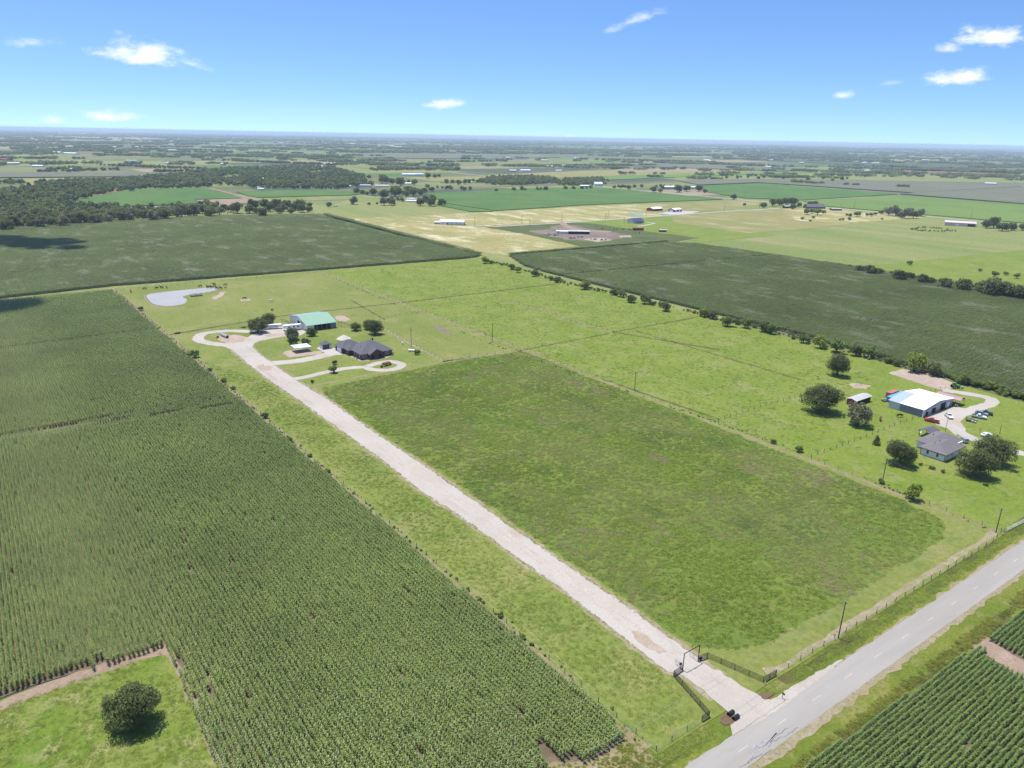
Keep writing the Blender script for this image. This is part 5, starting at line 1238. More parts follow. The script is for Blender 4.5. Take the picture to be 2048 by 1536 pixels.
# ------------------------------------------------------------------ vehicles
def vehicle(name, label, px, py, heading, paint, kind='pickup', group=None, L_=5.8, z=.27, cat=None):
    p = W(px, py); t = thing(name, label, cat or {'pickup': 'truck', 'suv': 'car', 'sedan': 'car', 'jeep': 'truck'}[kind], (p.x, p.y, z), heading, group); w = .98; h = L_ / 2
    if kind == 'pickup':
        body = [(-h, .55), (h - .1, .5), (h, .9), (h - .25, 1.12), (h - 1.75, 1.2), (-h + 2.1, 1.2), (-h + 2.1, 1.15), (-h, 1.15)]
        cab = ((-h + 2.15, h - 1.6), (-h + 2.45, h - 2.5), 1.2, 1.88)
    elif kind == 'suv':
        body = [(-h, .5), (h - .1, .5), (h, .85), (h - .2, 1.05), (h - 1.5, 1.15), (-h + .05, 1.15)]; cab = ((-h + .1, h - 1.35), (-h + .45, h - 2.2), 1.15, 1.82)
    else:
        body = [(-h, .42), (h - .1, .4), (h, .7), (h - .3, .86), (h - 1.4, .95), (-h + .9, .95), (-h, .9)]; cab = ((-h + .8, h - 1.3), (-h + 1.5, h - 2.1), .95, 1.45)
    m = MB().prism(body, -w, w).build('body', paint, t)
    (a0, a1), (b0, b1), z0, z1 = cab
    q = lambda a, b, y0, y1, c0, c1: MB().hexa([(a, -y0, c0), (b, -y0, c0), (b, y0, c0), (a, y0, c0), (cab[1][0], -y1, c1), (cab[1][1], -y1, c1), (cab[1][1], y1, c1), (cab[1][0], y1, c1)])
    c = q(a0, a1, w - .04, w - .2, z0, z1).build('cab', paint, t)
    MB().poly([(a1 - .06 + .03, -w + .16, z0 + .06), (a1 - .06 + .03, w - .16, z0 + .06), (b1 + .08, w - .28, z1 - .05), (b1 + .08, -w + .28, z1 - .05)]).build('windscreen', 'glass', t)
    MB().poly([(a0 + .02, -w + .16, z0 + .08), (a0 + .02, w - .16, z0 + .08), (b0 - .04, w - .28, z1 - .06), (b0 - .04, -w + .28, z1 - .06)]).build('rear_window', 'glass', t)
    for s in (-1, 1):
        mid = (a0 + a1) / 2
        for (u, v) in ((.12, .5), (.55, .92)):
            lo = [a0 + (a1 - a0) * u, a0 + (a1 - a0) * v]; hi = [b0 + (b1 - b0) * u, b0 + (b1 - b0) * v]
            MB().poly([(lo[0], s * (w - .03), z0 + .08), (lo[1], s * (w - .03), z0 + .08), (hi[1], s * (w - .15), z1 - .1), (hi[0], s * (w - .15), z1 - .1)]).build('side_window', 'glass', t)
        MB().box(h - .12, h + .015, s * .72 - .18, s * .72 + .18, .72, .9).build('headlight', 'headlamp', t); MB().box(-h - .015, -h + .05, s * .8 - .12, s * .8 + .12, .75, 1.0).build('tail_light', 'red_paint', t)
    if kind == 'pickup': MB().box(-h + .12, -h + 2.0, -w + .14, w - .14, 1.0, 1.162).build('bed', 'hollow_shade', t)
    for x in (-h + 1.05, h - 1.0):
        for s in (-1, 1):
            o = MB().tube((x, s * (w - .2), .38), (x, s * (w + .02), .38), .38, n=14).build('wheel', 'tyre', t); MB().tube((x, s * (w - .02), .38), (x, s * (w + .035), .38), .22, n=10).build('rim', 'galvanised', o)
    return t
vehicle('pickup_truck', 'red pickup truck parked at the corner of the workshop', 1863, 845, math.radians(102), 'red_paint')
vehicle('pickup_truck', 'white pickup truck parked alone on the gravel before the workshop doors', 1897, 836, math.radians(-135), 'car_white', L_=5.4)
vehicle('pickup_truck', 'white pickup truck, middle one of the three parked on the grass', 1957, 837, math.radians(-72), 'car_white')
vehicle('sport_utility', 'grey car behind the white pickup parked on the grass', 1962, 831, math.radians(-72), 'car_silver', 'suv', L_=5.0)
vehicle('pickup_truck', 'white pickup with a black bed cover, rear of the vehicles parked on the grass', 1970, 829.5, math.radians(-72), 'car_black')
vehicle('sport_utility', 'silver car parked at the corner of the white-walled house', 1925, 884, math.radians(60), 'car_silver', 'suv', L_=4.8)
vehicle('sedan_car', 'white car half hidden behind the large oaks on the lane', 1972, 873, math.radians(-20), 'car_white', 'sedan', L_=4.7)
vehicle('old_truck', 'old grey truck parked under the yellow-topped tree', 1832, 743, math.radians(-115), 'car_silver', 'pickup', L_=5.0)
vehicle('old_car', 'low red car hulk parked beside the old grey truck', 1847, 746, math.radians(-20), 'orange_paint', 'sedan', L_=4.6)
def flat_trailer(label, px, py, rot, L_=5):
    p = W(px, py); t = thing('flat_trailer', label, 'trailer', (p.x, p.y, .27), rot); MB().box(-L_ / 2, L_ / 2, -1, 1, .6, .75).build('deck', 'wood_post', t); trailer_wheels(t, (0,), 1.1, .35); MB().tube((L_ / 2, 0, .65), (L_ / 2 + 1.2, 0, .5), .06).build('tongue', 'black_paint', t)
    for s in (-1, 1): MB().box(-L_ / 2, L_ / 2, s * .98 - .04, s * .98 + .04, .75, 1.0).build('rail', 'black_paint', t)
def tractor(label, px, py, rot, col, z=.27):
    p = W(px, py); t = thing('tractor', label, 'tractor', (p.x, p.y, z), rot); MB().prism([(-.3, .8), (2.0, .8), (2.05, 1.35), (1.9, 1.6), (.4, 1.7), (-.3, 1.5)], -.42, .42).build('hood', col, t)
    MB().hexa([(-1.3, -.65, 1.2), (.3, -.65, 1.2), (.3, .65, 1.2), (-1.3, .65, 1.2), (-1.2, -.6, 2.6), (.1, -.6, 2.6), (.1, .6, 2.6), (-1.2, .6, 2.6)]).build('cab', 'glass', t); MB().box(-1.35, .3, -.75, .75, 2.6, 2.75).build('cab_roof', col, t)
    for s in (-1, 1):
        for x, r, y in ((-.9, .82, .95), (1.6, .48, .75)):
            o = MB().tube((x, s * y - s * .22, r), (x, s * y + s * .22, r), r, n=16).build('wheel', 'tyre', t); MB().tube((x, s * y + s * .15, r), (x, s * y + s * .24, r), r * .5, n=12).build('rim', 'line_paint' if col == 'tractor_green' else 'galvanised', o)
        MB().box(-1.5, -.3, s * .95 - .28, s * .95 + .28, 1.62, 1.74).build('fender', col, t)
    MB().tube((1.2, .25, 1.6), (1.2, .25, 2.5), .05).build('exhaust', 'black_paint', t)
    return t
tractor('red tractor parked at the hedge beside the old vehicles', 1869, 750, math.radians(-150), 'barn_red')
flat_trailer('small flat trailer parked behind the red tractor', 1881, 755, math.radians(-20), 4)
tr = tractor('green tractor with a front loader at the end of the parking yard', 1909, 777, math.radians(-40), 'tractor_green')
MB().box(3.2, 3.7, -1, 1, .3, 1.0).build('loader_bucket', 'grey_metal', tr)
for s in (-1, 1): MB().tube((.2, s * .6, 1.7), (3.3, s * .6, .8), .08).build('loader_arm', 'tractor_green', tr)
flat_trailer('flat trailer with junk beside the parked trucks on the grass', 1937, 842, math.radians(15), 3.5)
def stack(label, px, py, n, mats, seed):
    rr = random.Random(seed); p = W(px, py); t = thing('scrap_pile', label, 'scrap', (p.x, p.y, .25))
    for i in range(n): MB().cbox(rr.uniform(-1.6, 1.6), rr.uniform(-1, 1), .25 + rr.random() * .4, rr.uniform(.4, 1.6), rr.uniform(.3, .9), rr.uniform(.3, .7), rr.uniform(0, 3)).build('scrap', rr.choice(mats), t)
stack('scrap pile beside the trailers parked on the grass', 1948, 845, 8, ['rust', 'wood_post', 'grey_metal'], 1)
stack('pale lumber and scrap stacked by the blue shipping container', 1768, 803, 9, ['white_paint', 'grey_metal', 'wood_post'], 2)
stack('scrap and barrels at the end of the brown carport', 1911, 813, 9, ['grey_metal', 'rust', 'black_paint'], 3)
stack('implements rusting in the hedge end of the parking yard', 1913, 764, 9, ['rust', 'black_paint'], 4)
stack('patio furniture behind the white-walled house', 1841, 890, 10, ['white_paint', 'wood_post', 'barn_red', 'grey_metal'], 5)
stack('pale stones and furniture by the front door of the white-walled house', 1925, 918, 8, ['thatch', 'rust', 'white_paint'], 6)
stack('old timbers and a dark trailer frame at the edge of the pond paddock', 355, 668, 12, ['wood_post', 'black_paint', 'rust'], 7)
stack('stacked timber left of the big oaks by the turning loop', 489, 656, 9, ['wood_post', 'rust'], 8)

# ------------------------------------------------------------------ far farm buildings
def shed(name, label, px, py, L_, w, ze, rise, rot, wall, roof, cat='barn', doors=(), z=.3, wins=0):
    p = W(px, py); t = thing(name, label, cat, (p.x, p.y, z), rot); x0, x1, y0, y1 = -L_ / 2, L_ / 2, -w / 2, w / 2
    m = MB(); gable_wall(m, x0, x1, y0, y1, ze, rise, 'x'); m.build('wall', wall, t); m = MB(); gable(m, x0, x1, y0, y1, ze + .03, rise, .4, .12); m.build('roof', roof, t)
    for (f, u, dw, dh, mt) in doors: panel(t, 'door', mt, f, u - dw / 2, u + dw / 2, 0, dh, {'y-': y0, 'x-': x0, 'x+': x1}[f], .06)
    for k in range(wins): window(t, 'y-', x0 + L_ * (k + .7) / (wins + .4), 1.0, 1.1, 1.2, y0)
    return t
d = math.radians
shed('long_barn', 'long low white barn at the end of the far lane', 905, 449, 32, 12, 4, 2, d(-40), 'white_siding', 'white_metal', doors=[('x+', 0, 4, 3.2, 'hollow_shade'), ('y-', -6, 3, 2.6, 'grey_metal')], wins=5)
shed('farm_shed', 'small shed beside the long low white barn', 876, 448.5, 9, 6, 2.6, 1, d(-40), 'grey_metal', 'tin_roof', 'shed')
bh = shed('blue_roofed_house', 'pale house with a navy metal roof beside the far lane', 1271, 446, 20, 13, 3.2, 3.4, d(0), 'light_grey_metal', 'navy_roof', 'house', doors=[('y-', 3, 1.2, 2.1, 'brown_door')], wins=5)
MB().box(-6, 6, -9.9, -6.5, 2.4, 2.6).build('porch_roof', 'navy_roof', bh)
for x in (-5.6, 0, 5.6): MB().box(x - .1, x + .1, -9.7, -9.5, 0, 2.4).build('porch_post', 'wood_post', bh)
shed('red_barn', 'open red barn with a white roof by the pale concrete yard', 1309, 421.5, 26, 14, 3.6, 2, d(8), 'barn_red', 'white_metal', doors=[('y-', -5, 12, 3, 'hollow_shade')])
shed('red_barn', 'red barn with two white doors on the pale concrete yard', 1350, 423.5, 20, 12, 4, 1.6, d(4), 'barn_red', 'white_metal', doors=[('y-', -5, 4, 3.4, 'white_paint'), ('y-', 4, 4, 3.4, 'white_paint'), ('x-', 0, 7, 3.6, 'white_paint')])
shed('pinkish_barn', 'long pinkish metal barn with an open end in the pale pasture', 1919, 451.5, 40, 17, 4.6, 2, d(-62), 'pink_metal', 'pink_metal', doors=[('y-', 14, 9, 3.4, 'hollow_shade'), ('y-', -4, 4, 3.2, 'white_siding')])
shed('farmhouse', 'large slate-roofed farmhouse behind shrubs near the county road', 1628, 417, 34, 16, 3.2, 4.5, d(-30), 'brick', 'shingle', 'house', wins=6)
shed('farm_shed', 'open tin shed left of the slate-roofed farmhouse', 1573, 416, 12, 8, 3, 1, d(-20), 'hollow_shade', 'tin_roof', 'shed')
shed('farm_shed', 'low shed right of the slate-roofed farmhouse', 1671, 421, 18, 9, 3, 1, d(-30), 'wood_post', 'tin_roof', 'shed')
shed('cottage', 'white cottage under the oak clump by the county road', 1797, 430, 9, 8, 3, 2.5, d(-60), 'white_siding', 'white_metal', 'house')
shed('machine_shed', 'white machine shed by the county road farm', 1338, 377.5, 34, 16, 4.5, 2, d(-20), 'grey_metal', 'white_metal')
shed('machine_shed', 'low white shed right of the county road farm trees', 1386, 377, 22, 12, 3.5, 1.5, d(-20), 'white_siding', 'white_metal')
shed('farmhouse', 'pale blue-grey two-storey farmhouse at the end of the dark woods', 1196, 372.5, 20, 14, 6, 4, d(-30), 'light_grey_metal', 'light_grey_metal', 'house', wins=4)
shed('farm_shed', 'long white roofed shed left of the two-storey farmhouse', 1170, 374, 24, 8, 3, 1.4, d(-30), 'tin_roof', 'white_metal', 'shed')
shed('container_house', 'rust red container cabin on the pasture below the navy-roofed house', 1276, 461, 14, 4, 3, .4, d(-32), 'barn_red', 'barn_red', 'cabin')
shed('stock_shelter', 'small dark stock shelter on the pasture below the navy-roofed house', 1325, 464, 9, 5, 2.4, .5, d(-32), 'hollow_shade', 'tin_roof', 'shelter')
shed('junk_barn', 'tin roofed open barn amid the worn dirt lot', 1157, 468, 26, 10, 3.4, 1, d(-35), 'hollow_shade', 'tin_roof')
shed('mobile_home', 'white mobile home joined to the open barn in the dirt lot', 1131, 467.5, 14, 6, 3, .8, d(-35), 'white_siding', 'white_metal', 'house', wins=3)
shed('mobile_home', 'small white trailer home at the left end of the dirt lot', 1119, 467, 8, 5, 3, .7, d(-35), 'white_siding', 'white_metal', 'house', wins=2)
for i, (px, py, lab) in enumerate([(1097, 469.5, 'left end of the dirt lot'), (1112, 471.5, 'front of the white trailer home'), (1143, 477, 'grass edge of the dirt lot'), (1160, 475, 'middle of the dirt lot'), (1185, 480, 'reddish clay of the dirt lot'), (1207, 481, 'right end of the reddish clay')]):
    stack('junk heap at the ' + lab, px, py, 10, ['rust', 'white_paint', 'black_paint', 'grey_metal'], 20 + i)
    bpy.data.objects[-1 if False else [o.name for o in C.objects if o.name.startswith('scrap_pile')][-1]].scale = (2.2, 2.2, 1.6)
farm = [(820, 351.5, 44, 20, 6, 'white_metal', 'large pale machine shed amid the far green field', -25), (839, 352, 22, 14, 7, 'light_grey_metal', 'tall grey shed right of the large pale machine shed', -25), (728, 373, 30, 12, 4, 'tin_roof', 'tin roofed farm shed left of the windbreak', -30), (764, 374, 30, 12, 4, 'tin_roof', 'long tin roofed farm shed behind the windbreak', -30), (815, 369, 18, 12, 4, 'white_metal', 'white farmhouse among the far farmyard trees', -20), (696, 374, 12, 8, 3, 'white_metal', 'small white shed at the edge of the creek woods', -20),
        (825, 404, 20, 8, 3, 'white_metal', 'white yard shed left of the field corner grove', -35), (822, 400, 14, 7, 3, 'tin_roof', 'small tin shed behind the white yard shed', -35), (1050, 343, 34, 22, 6, 'white_metal', 'big white-roofed house beyond the county road', -20), (940, 366, 10, 8, 3, 'white_metal', 'small white shed at the end of the far tree row', -20),
        (1117, 342.5, 22, 12, 4, 'white_metal', 'white farmhouse in the far hay meadow trees', -20), (520, 359, 18, 10, 4, 'white_metal', 'white roof amid the creek woods', -30), (522, 379.5, 12, 8, 3, 'white_siding', 'white cabin beside the far green field', -30), (518, 376, 10, 8, 3, 'thatch', 'tan cabin beside the far green field', -30), (115, 307, 60, 24, 8, 'white_metal', 'long white poultry barn, left one of the far pair', -60), (143, 309, 78, 24, 8, 'white_metal', 'long white poultry barn, right one of the far pair', -60),
        (77, 334, 30, 16, 5, 'white_metal', 'white roof in the trees left of the far pasture', -30), (264, 323, 36, 18, 5, 'tin_roof', 'pale barn beside the far dirt lane', -30), (1996, 352, 36, 20, 6, 'white_metal', 'white arched barn at the edge of the ploughed field', -10), (1978, 350, 40, 16, 5, 'white_metal', 'white shed left of the arched barn at the ploughed field', -10), (1732, 342.5, 34, 18, 5, 'white_metal', 'white barn in front of the dark wood near the brown field', -10), (2050, 375, 20, 12, 4, 'white_metal', 'white shed at the corner of the grey crop field', -10),
        (1727, 327, 40, 20, 8, 'white_metal', 'white house roof rising from the dark far wood', -10), (1412, 321, 40, 18, 6, 'white_metal', 'white roofs in the woods far beyond the county road', -10), (1152, 317, 30, 16, 5, 'white_metal', 'white barn at the end of a distant wood', -10), (10, 321, 46, 24, 6, 'barn_red', 'dark red barn at the left end of the far pasture', -50)]
for (px, py, L_, w, h_, mt, lab, rot) in farm: shed('farm_building', lab, px, py, L_, w, h_ * .75, h_ * .3, d(rot), 'white_siding' if mt != 'barn_red' else 'barn_red', mt, 'building')
for i, (px, py, L_, w, h_) in enumerate([(147, 268.5, 520, 120, 16), (206, 269, 260, 100, 14), (1882, 299, 160, 60, 12), (1700, 293, 240, 60, 12), (2030, 304, 330, 80, 14), (690, 282, 330, 70, 12)]):
    shed('warehouse', ['long white warehouse on the pale far yard, larger of two', 'long white warehouse on the pale far yard, smaller of two', 'white peaked warehouse near the hazy horizon', 'long pale warehouse in the hazy distance', 'wide white warehouse in the far woods', 'tan warehouse beyond the distant crop field'][i], px, py, L_, w, h_, 2, -YAW, 'white_siding', 'white_metal', 'warehouse')

fr = random.Random(77)
spk = MB().box(-11, 11, -6, 6, 0, 3.5); gable(spk, -11, 11, -6, 6, 3.5, 2.2, .4); speck = spk.mesh('farm_building', 'tin_roof')
for k in range(44):
    az_ = YAW + d(fr.uniform(-34, 34)); ds = fr.uniform(2300, 9000); sc = fr.uniform(.6, 1.3) * (1 + ds / 7000)
    o = link('farm_building', speck, None, (ds * math.sin(az_), ds * math.cos(az_), .3), fr.uniform(0, 3)); o.scale = (sc, sc, 1 + ds / 9000)
    tag(o, 'tiny white farm building scattered over the hazy plain', 'building', 'specks of far white buildings')

# ------------------------------------------------------------------ fences, gate, poles
post_mesh = {}
def fence(label, pts, spacing, h=1.35, r=.07, mat='wood_post', rails=3, wire='wire', z=.24, every=1, rail_r=.012, brace=0):
    pts = [Vector(p[:2]) for p in pts]; o = thing('fence', label, 'fence', (pts[0].x, pts[0].y, z)); key = (h, r, mat)
    if key not in post_mesh: post_mesh[key] = MB().tube((0, 0, -.1), (0, 0, h), r, r * .9, 6).mesh('post', mat)
    m = MB(); rr = random.Random(int(pts[0].x * 10))
    for i in range(len(pts) - 1):
        dvec = pts[i + 1] - pts[i]; n = max(1, round(dvec.length / spacing))
        for k in range(n + (i == len(pts) - 2)):
            q = pts[i] + dvec * (k / n) - pts[0]; po = link('post', post_mesh[key], o, (q.x, q.y, 0)); po.rotation_euler = (rr.gauss(0, .03), rr.gauss(0, .03), 0); s = rr.uniform(.92, 1.1); po.scale = (1, 1, s)
        a, b = pts[i] - pts[0], pts[i + 1] - pts[0]
        for j in range(rails):
            zz = h * (.95 - .8 * j / max(1, rails - 1 if rails > 1 else 1)); m.tube((a.x, a.y, zz), (b.x, b.y, zz), rail_r, n=4)
    m.build('rail' if rail_r > .03 else 'wire', wire, o)
    return o
prp = [W(1312, 1504), W(231, 581), W(642, 545), W(2001, 1066)]
fence('wire fence on dark posts between the corn and the gravel drive', [prp[0], prp[1]], 5.4, r=.09)
fence('wire fence along the back of the pond paddock', [prp[1], prp[2]], 5.4, r=.09)
fence('long wire boundary fence right of the front pasture', [prp[3], prp[2]], 5.4, 1.4)
fence('wire fence on leaning posts along the paved road right of the gate', [W(1551, 1352), W(1985, 1086), prp[3]], 4.6, 1.4, .085)
fence('short wire fence along the road left of the gate', [W(1403, 1445), prp[0]], 4.6, 1.4, .08)
fence('wire fence behind the green-roofed barn', WP([(345, 669), (480, 656), (590, 641)]), 5.4, 1.3)
fence('post fence between the house yard and the side pasture', WP([(768, 660), (886, 723)]), 4.5, 1.35, .08)
fence('post fence across the pasture above the tall front pasture', WP([(886, 723), (1040, 702), (1100, 690)]), 5, 1.35, .08)
fence('post fence in the side pasture beyond the clustered oaks', WP([(760, 640), (800, 630), (850, 626)]), 4, 1.35, .08)
fence('stock pens of dark rails beside the green-roofed barn', WP([(672, 645), (690, 650), (705, 655), (690, 657), (676, 654)]), 3, 1.5, .07, 'black_paint', 4, 'wood_post', rail_r=.035)
fence('dark rail pens behind the big oaks', WP([(560, 641), (575, 646), (580, 650)]), 3, 1.5, .07, 'wood_post', 4, 'wood_post', rail_r=.035)
fence('post fence from the boundary to the largest oak', WP([(1436, 843), (1520, 815), (1600, 793)]), 4.2, 1.4, .1)
fence('post fence from the boundary up to the red pickup', WP([(1622, 915), (1720, 880), (1800, 848), (1848, 832)]), 4.2, 1.4, .1)
fence('post fence behind the largest oak', WP([(1600, 793), (1680, 800), (1690, 803)]), 4.2, 1.4, .1)
fence('wire fence behind the workshop', WP([(1806, 786), (1850, 788), (1890, 778)]), 4.2, 1.4, .08)
fence('fence along the cross ditch in the right pastures', WP([(1226, 665), (1085, 622), (995, 597)]), 5, 1.3, .09)
fence('fence between the two right pastures near the hedgerow', WP([(805, 607), (960, 588), (1110, 568)]), 6, 1.3, .09)
fence('white roadside fence right of the utility pole corner', [W(2012, 1064), W(2048, 1046), W(2120, 1010)], 4, 1.3, .07, 'white_paint', 3, 'white_paint', rail_r=.04)
def pipe_wing(label, pts, h=1.45):
    o = thing('pipe_fence', label, 'fence', (pts[0].x, pts[0].y, .25)); b = pts[0]
    for i in range(len(pts) - 1):
        dv = pts[i + 1] - pts[i]; n = max(1, round(dv.length / 3.4))
        for k in range(n + 1 if i == len(pts) - 2 else n):
            q = pts[i] + dv * (k / n) - b; MB().tube((q.x, q.y, -.1), (q.x, q.y, h + (.06 if k == 0 else 0)), .07, n=8).build('post', 'black_paint', o)
        a_, c_ = pts[i] - b, pts[i + 1] - b
        for zz in (.22, .5, .8, 1.1, h): MB().tube((a_.x, a_.y, zz), (c_.x, c_.y, zz), .055 if zz < h else .07, n=6).build('rail', 'black_paint', o)
gl, gr = W(1365, 1342.6), W(1395.7, 1325)
pipe_wing('black pipe fence wing left of the entrance gate', [gl, W(1346.7, 1354.8), W(1417.8, 1436), W(1403, 1445)])
pipe_wing('black pipe fence wing right of the entrance gate', [gr, W(1414.3, 1317.7), W(1526, 1366.6), W(1538.5, 1359.6), W(1551.6, 1352)])
def gate():
    t = thing('entrance_gate', 'tall black pipe arch over the gravel drive entrance', 'gate', (gl.x, gl.y, .27)); e = gr - gl; hgt = 4.5
    MB().tube((0, 0, -.1), (0, 0, hgt), .1, n=8).build('gate_post', 'black_paint', t); MB().tube((e.x, e.y, -.1), (e.x, e.y, hgt), .1, n=8).build('gate_post', 'black_paint', t)
    MB().tube((-.1, 0, hgt), (e.x + .1, e.y, hgt), .09, n=8).build('top_beam', 'black_paint', t)
    m = e * .5
    MB().tube((m.x, m.y, hgt), (m.x, m.y, hgt + 1.3), .045, n=6).tube((m.x - .5, m.y, hgt + .85), (m.x + .5, m.y, hgt + .85), .045, n=6).build('cross', 'black_paint', t)
    # leaves of the gate stand open, folded back along the drive
    for s, q in ((1, Vector((0, 0))), (-1, e)):
        lf = MB(); L_ = 2.4
        for zz in (.25, .65, 1.05, 1.4): lf.tube((q.x + s * .12, q.y, zz), (q.x + s * .25, q.y + L_, zz), .025, n=5)
        for k in (0, .5, 1): lf.tube((q.x + s * (.12 + .13 * k), q.y + L_ * k, .25), (q.x + s * (.12 + .13 * k), q.y + L_ * k, 1.4), .025, n=5)
        lf.build('gate_leaf', 'black_paint', t)
gate()
p = W(1360.5, 1339); t = thing('keypad_post', 'small dark keypad box on a post by the entrance gate', 'keypad', (p.x, p.y, .26)); MB().tube((0, 0, 0), (0, 0, 1.1), .05).build('post', 'black_paint', t); MB().box(-.25, .25, -.18, .18, 1.05, 1.5).build('box', 'black_paint', t)
p = W(1400.5, 1322.5); t = thing('gate_opener', 'dark gate opener box beside the right gate post', 'box', (p.x, p.y, .26)); MB().box(-.32, .32, -.25, .25, .3, .85).build('box', 'black_paint', t); MB().tube((0, 0, 0), (0, 0, .3), .05).build('post', 'black_paint', t)
p = W(1564, 1398); t = thing('mailbox', 'dark mailbox on a post at the paved road edge', 'mailbox', (p.x, p.y, .2), d(-10)); MB().tube((0, 0, 0), (0, 0, 1.15), .06).build('post', 'wood_post', t); MB().prism([(-.12, 1.15), (.12, 1.15), (.12, 1.35), (.08, 1.44), (-.08, 1.44), (-.12, 1.35)], -.5, .15).build('box', 'black_paint', t); MB().box(.12, .14, -.3, -.1, 1.3, 1.5).build('flag', 'red_paint', t)
for px, py, lab in ((1460.5, 1431, 'black culvert pipe end by the drive apron, farther one'), (1470.5, 1439.5, 'black culvert pipe end by the drive apron, nearer the road')):
    p = W(px, py); t = thing('culvert_pipe', lab, 'culvert', (p.x, p.y, .22)); m = MB()
    for k in range(14):
        a, b = 2 * math.pi * k / 14, 2 * math.pi * (k + 1) / 14
        for r0, r1, x0, x1 in ((.45, .45, -.7, .9), (.37, .37, -.7, .5)): m.poly([(x0, r0 * math.cos(a), .4 + r0 * math.sin(a)), (x1, r1 * math.cos(a), .4 + r1 * math.sin(a)), (x1, r1 * math.cos(b), .4 + r1 * math.sin(b)), (x0, r0 * math.cos(b), .4 + r0 * math.sin(b))])
        m.poly([(-.7, .45 * math.cos(a), .4 + .45 * math.sin(a)), (-.7, .45 * math.cos(b), .4 + .45 * math.sin(b)), (-.7, .37 * math.cos(b), .4 + .37 * math.sin(b)), (-.7, .37 * math.cos(a), .4 + .37 * math.sin(a))])
    m.build('pipe', 'black_paint', t); MB().tube((.45, 0, .4), (.5, 0, .4), .36, n=14).build('dark_inside', 'hollow_shade', t)
p = W(1526.5, 1368.5); t = thing('marker_sign', 'small white sign at the foot of the right fence wing', 'sign', (p.x, p.y - .4, .2)); MB().box(-.2, .2, -.02, .02, .25, .7).build('panel', 'white_paint', t); MB().tube((0, .03, 0), (0, .03, .7), .02).build('stake', 'galvanised', t)

POLE = {}
def pole(label, px, py, h=10.0, arm=True, transformer=False, group=None, r=.16, lean=0.0):
    p = W(px, py); t = thing('utility_pole', label, 'pole', (p.x, p.y, .2), 0, group); MB().tube((0, 0, -.2), (lean, 0, h), r, r * .65, 8).build('pole', 'wood_pole', t)
    if arm:
        MB().box(-.9 + lean, .9 + lean, -.06, .06, h - .75, h - .6).build('crossarm', 'wood_pole', t)
        for x in (-.8, 0, .8): MB().tube((x + lean, 0, h - .6 if x else h), (x + lean, 0, h - .4 if x else h + .2), .05, .03, 6).build('insulator', 'white_paint', t)
    if transformer: MB().tube((.32 + lean, 0, h - 2.3), (.32 + lean, 0, h - 1.4), .22, n=10).build('transformer', 'galvanised', t)
    return Vector((p.x + lean, p.y, h + .2))
q1 = pole('dark utility pole by the roadside fence of the front pasture', 1676, 1278, 10.2, lean=.3)
q2 = pole('utility pole at the road corner of the boundary fence', 1991, 1067, 8.5)
q3 = pole('utility pole on the boundary below the dense round oak', 1764, 968, 9.8, transformer=True)
q4 = pole('utility pole on the boundary fence left of the largest oak', 1269, 782, 9.4)
q5 = pole('utility pole on the boundary fence near the house yard', 984.5, 684, 11.0)
q6 = pole('utility pole with a transformer beside the brick house yard fence', 822.6, 694.4, 11.5, False, True)
q7 = pole('thin lamp pole behind the white-walled house', 1890, 864, 7.5, False, r=.1)
pole('short pole on the grass behind the large oaks', 1999, 868, 4, False, r=.12)
pole('short white-topped post beside the gravel lane', 1959, 866, 2.2, False, r=.1)
for lab, lst in (('utility pole standing along the far concrete lane', [(949.6, 451.7, 11), (1043.6, 448.8, 12), (1059.5, 451.7, 9), (1123.4, 443.5, 12), (1211, 439.5, 9), (1215.7, 437.6, 12), (1248, 445.6, 7), (1292, 432.5, 9), (1448.7, 421.5, 12), (1518.6, 416.7, 12)]), ('utility pole standing along the county road', [(1487.6, 398.5, 13), (1374, 388.6, 13), (1681, 417, 9), (1708, 418, 14), (1941, 438.8, 15)])):
    for (px, py, h) in lst: pole(lab, px, py, h, True, group=lab.replace('utility pole standing', 'poles'), r=.22)
def wires(label, a, b, n=2, sag=.8):
    t = thing('power_line', label, 'power line', (a.x, a.y, 0)); e = b - a
    for k in range(n):
        m = MB(); off = (k - (n - 1) / 2) * 1.5; prev = None
        for i in range(13):
            u = i / 12; q = Vector((e.x * u, e.y * u + (off if abs(e.x) > abs(e.y) else 0), a.z + e.z * u - 4 * sag * u * (1 - u) - .3 * k)); q.x += 0 if abs(e.x) > abs(e.y) else off
            if prev: m.tube(prev, q, .022, n=4)
            prev = q
        m.build('wire', 'wire', t)
wires('thin power lines strung between the two roadside poles', q1, q2)
wires('thin power lines running left from the roadside pole over the gate', q1, Vector((q1.x - 92, q1.y + 1.2, q1.z)))
wires('thin power lines from the road corner pole along the boundary', q2, q3)
wires('thin power lines along the boundary past the post fence', q3, q4)
wires('thin power lines along the boundary toward the house yard', q4, q5)
wires('thin power line from the boundary to the house transformer', q5, q6, 1)

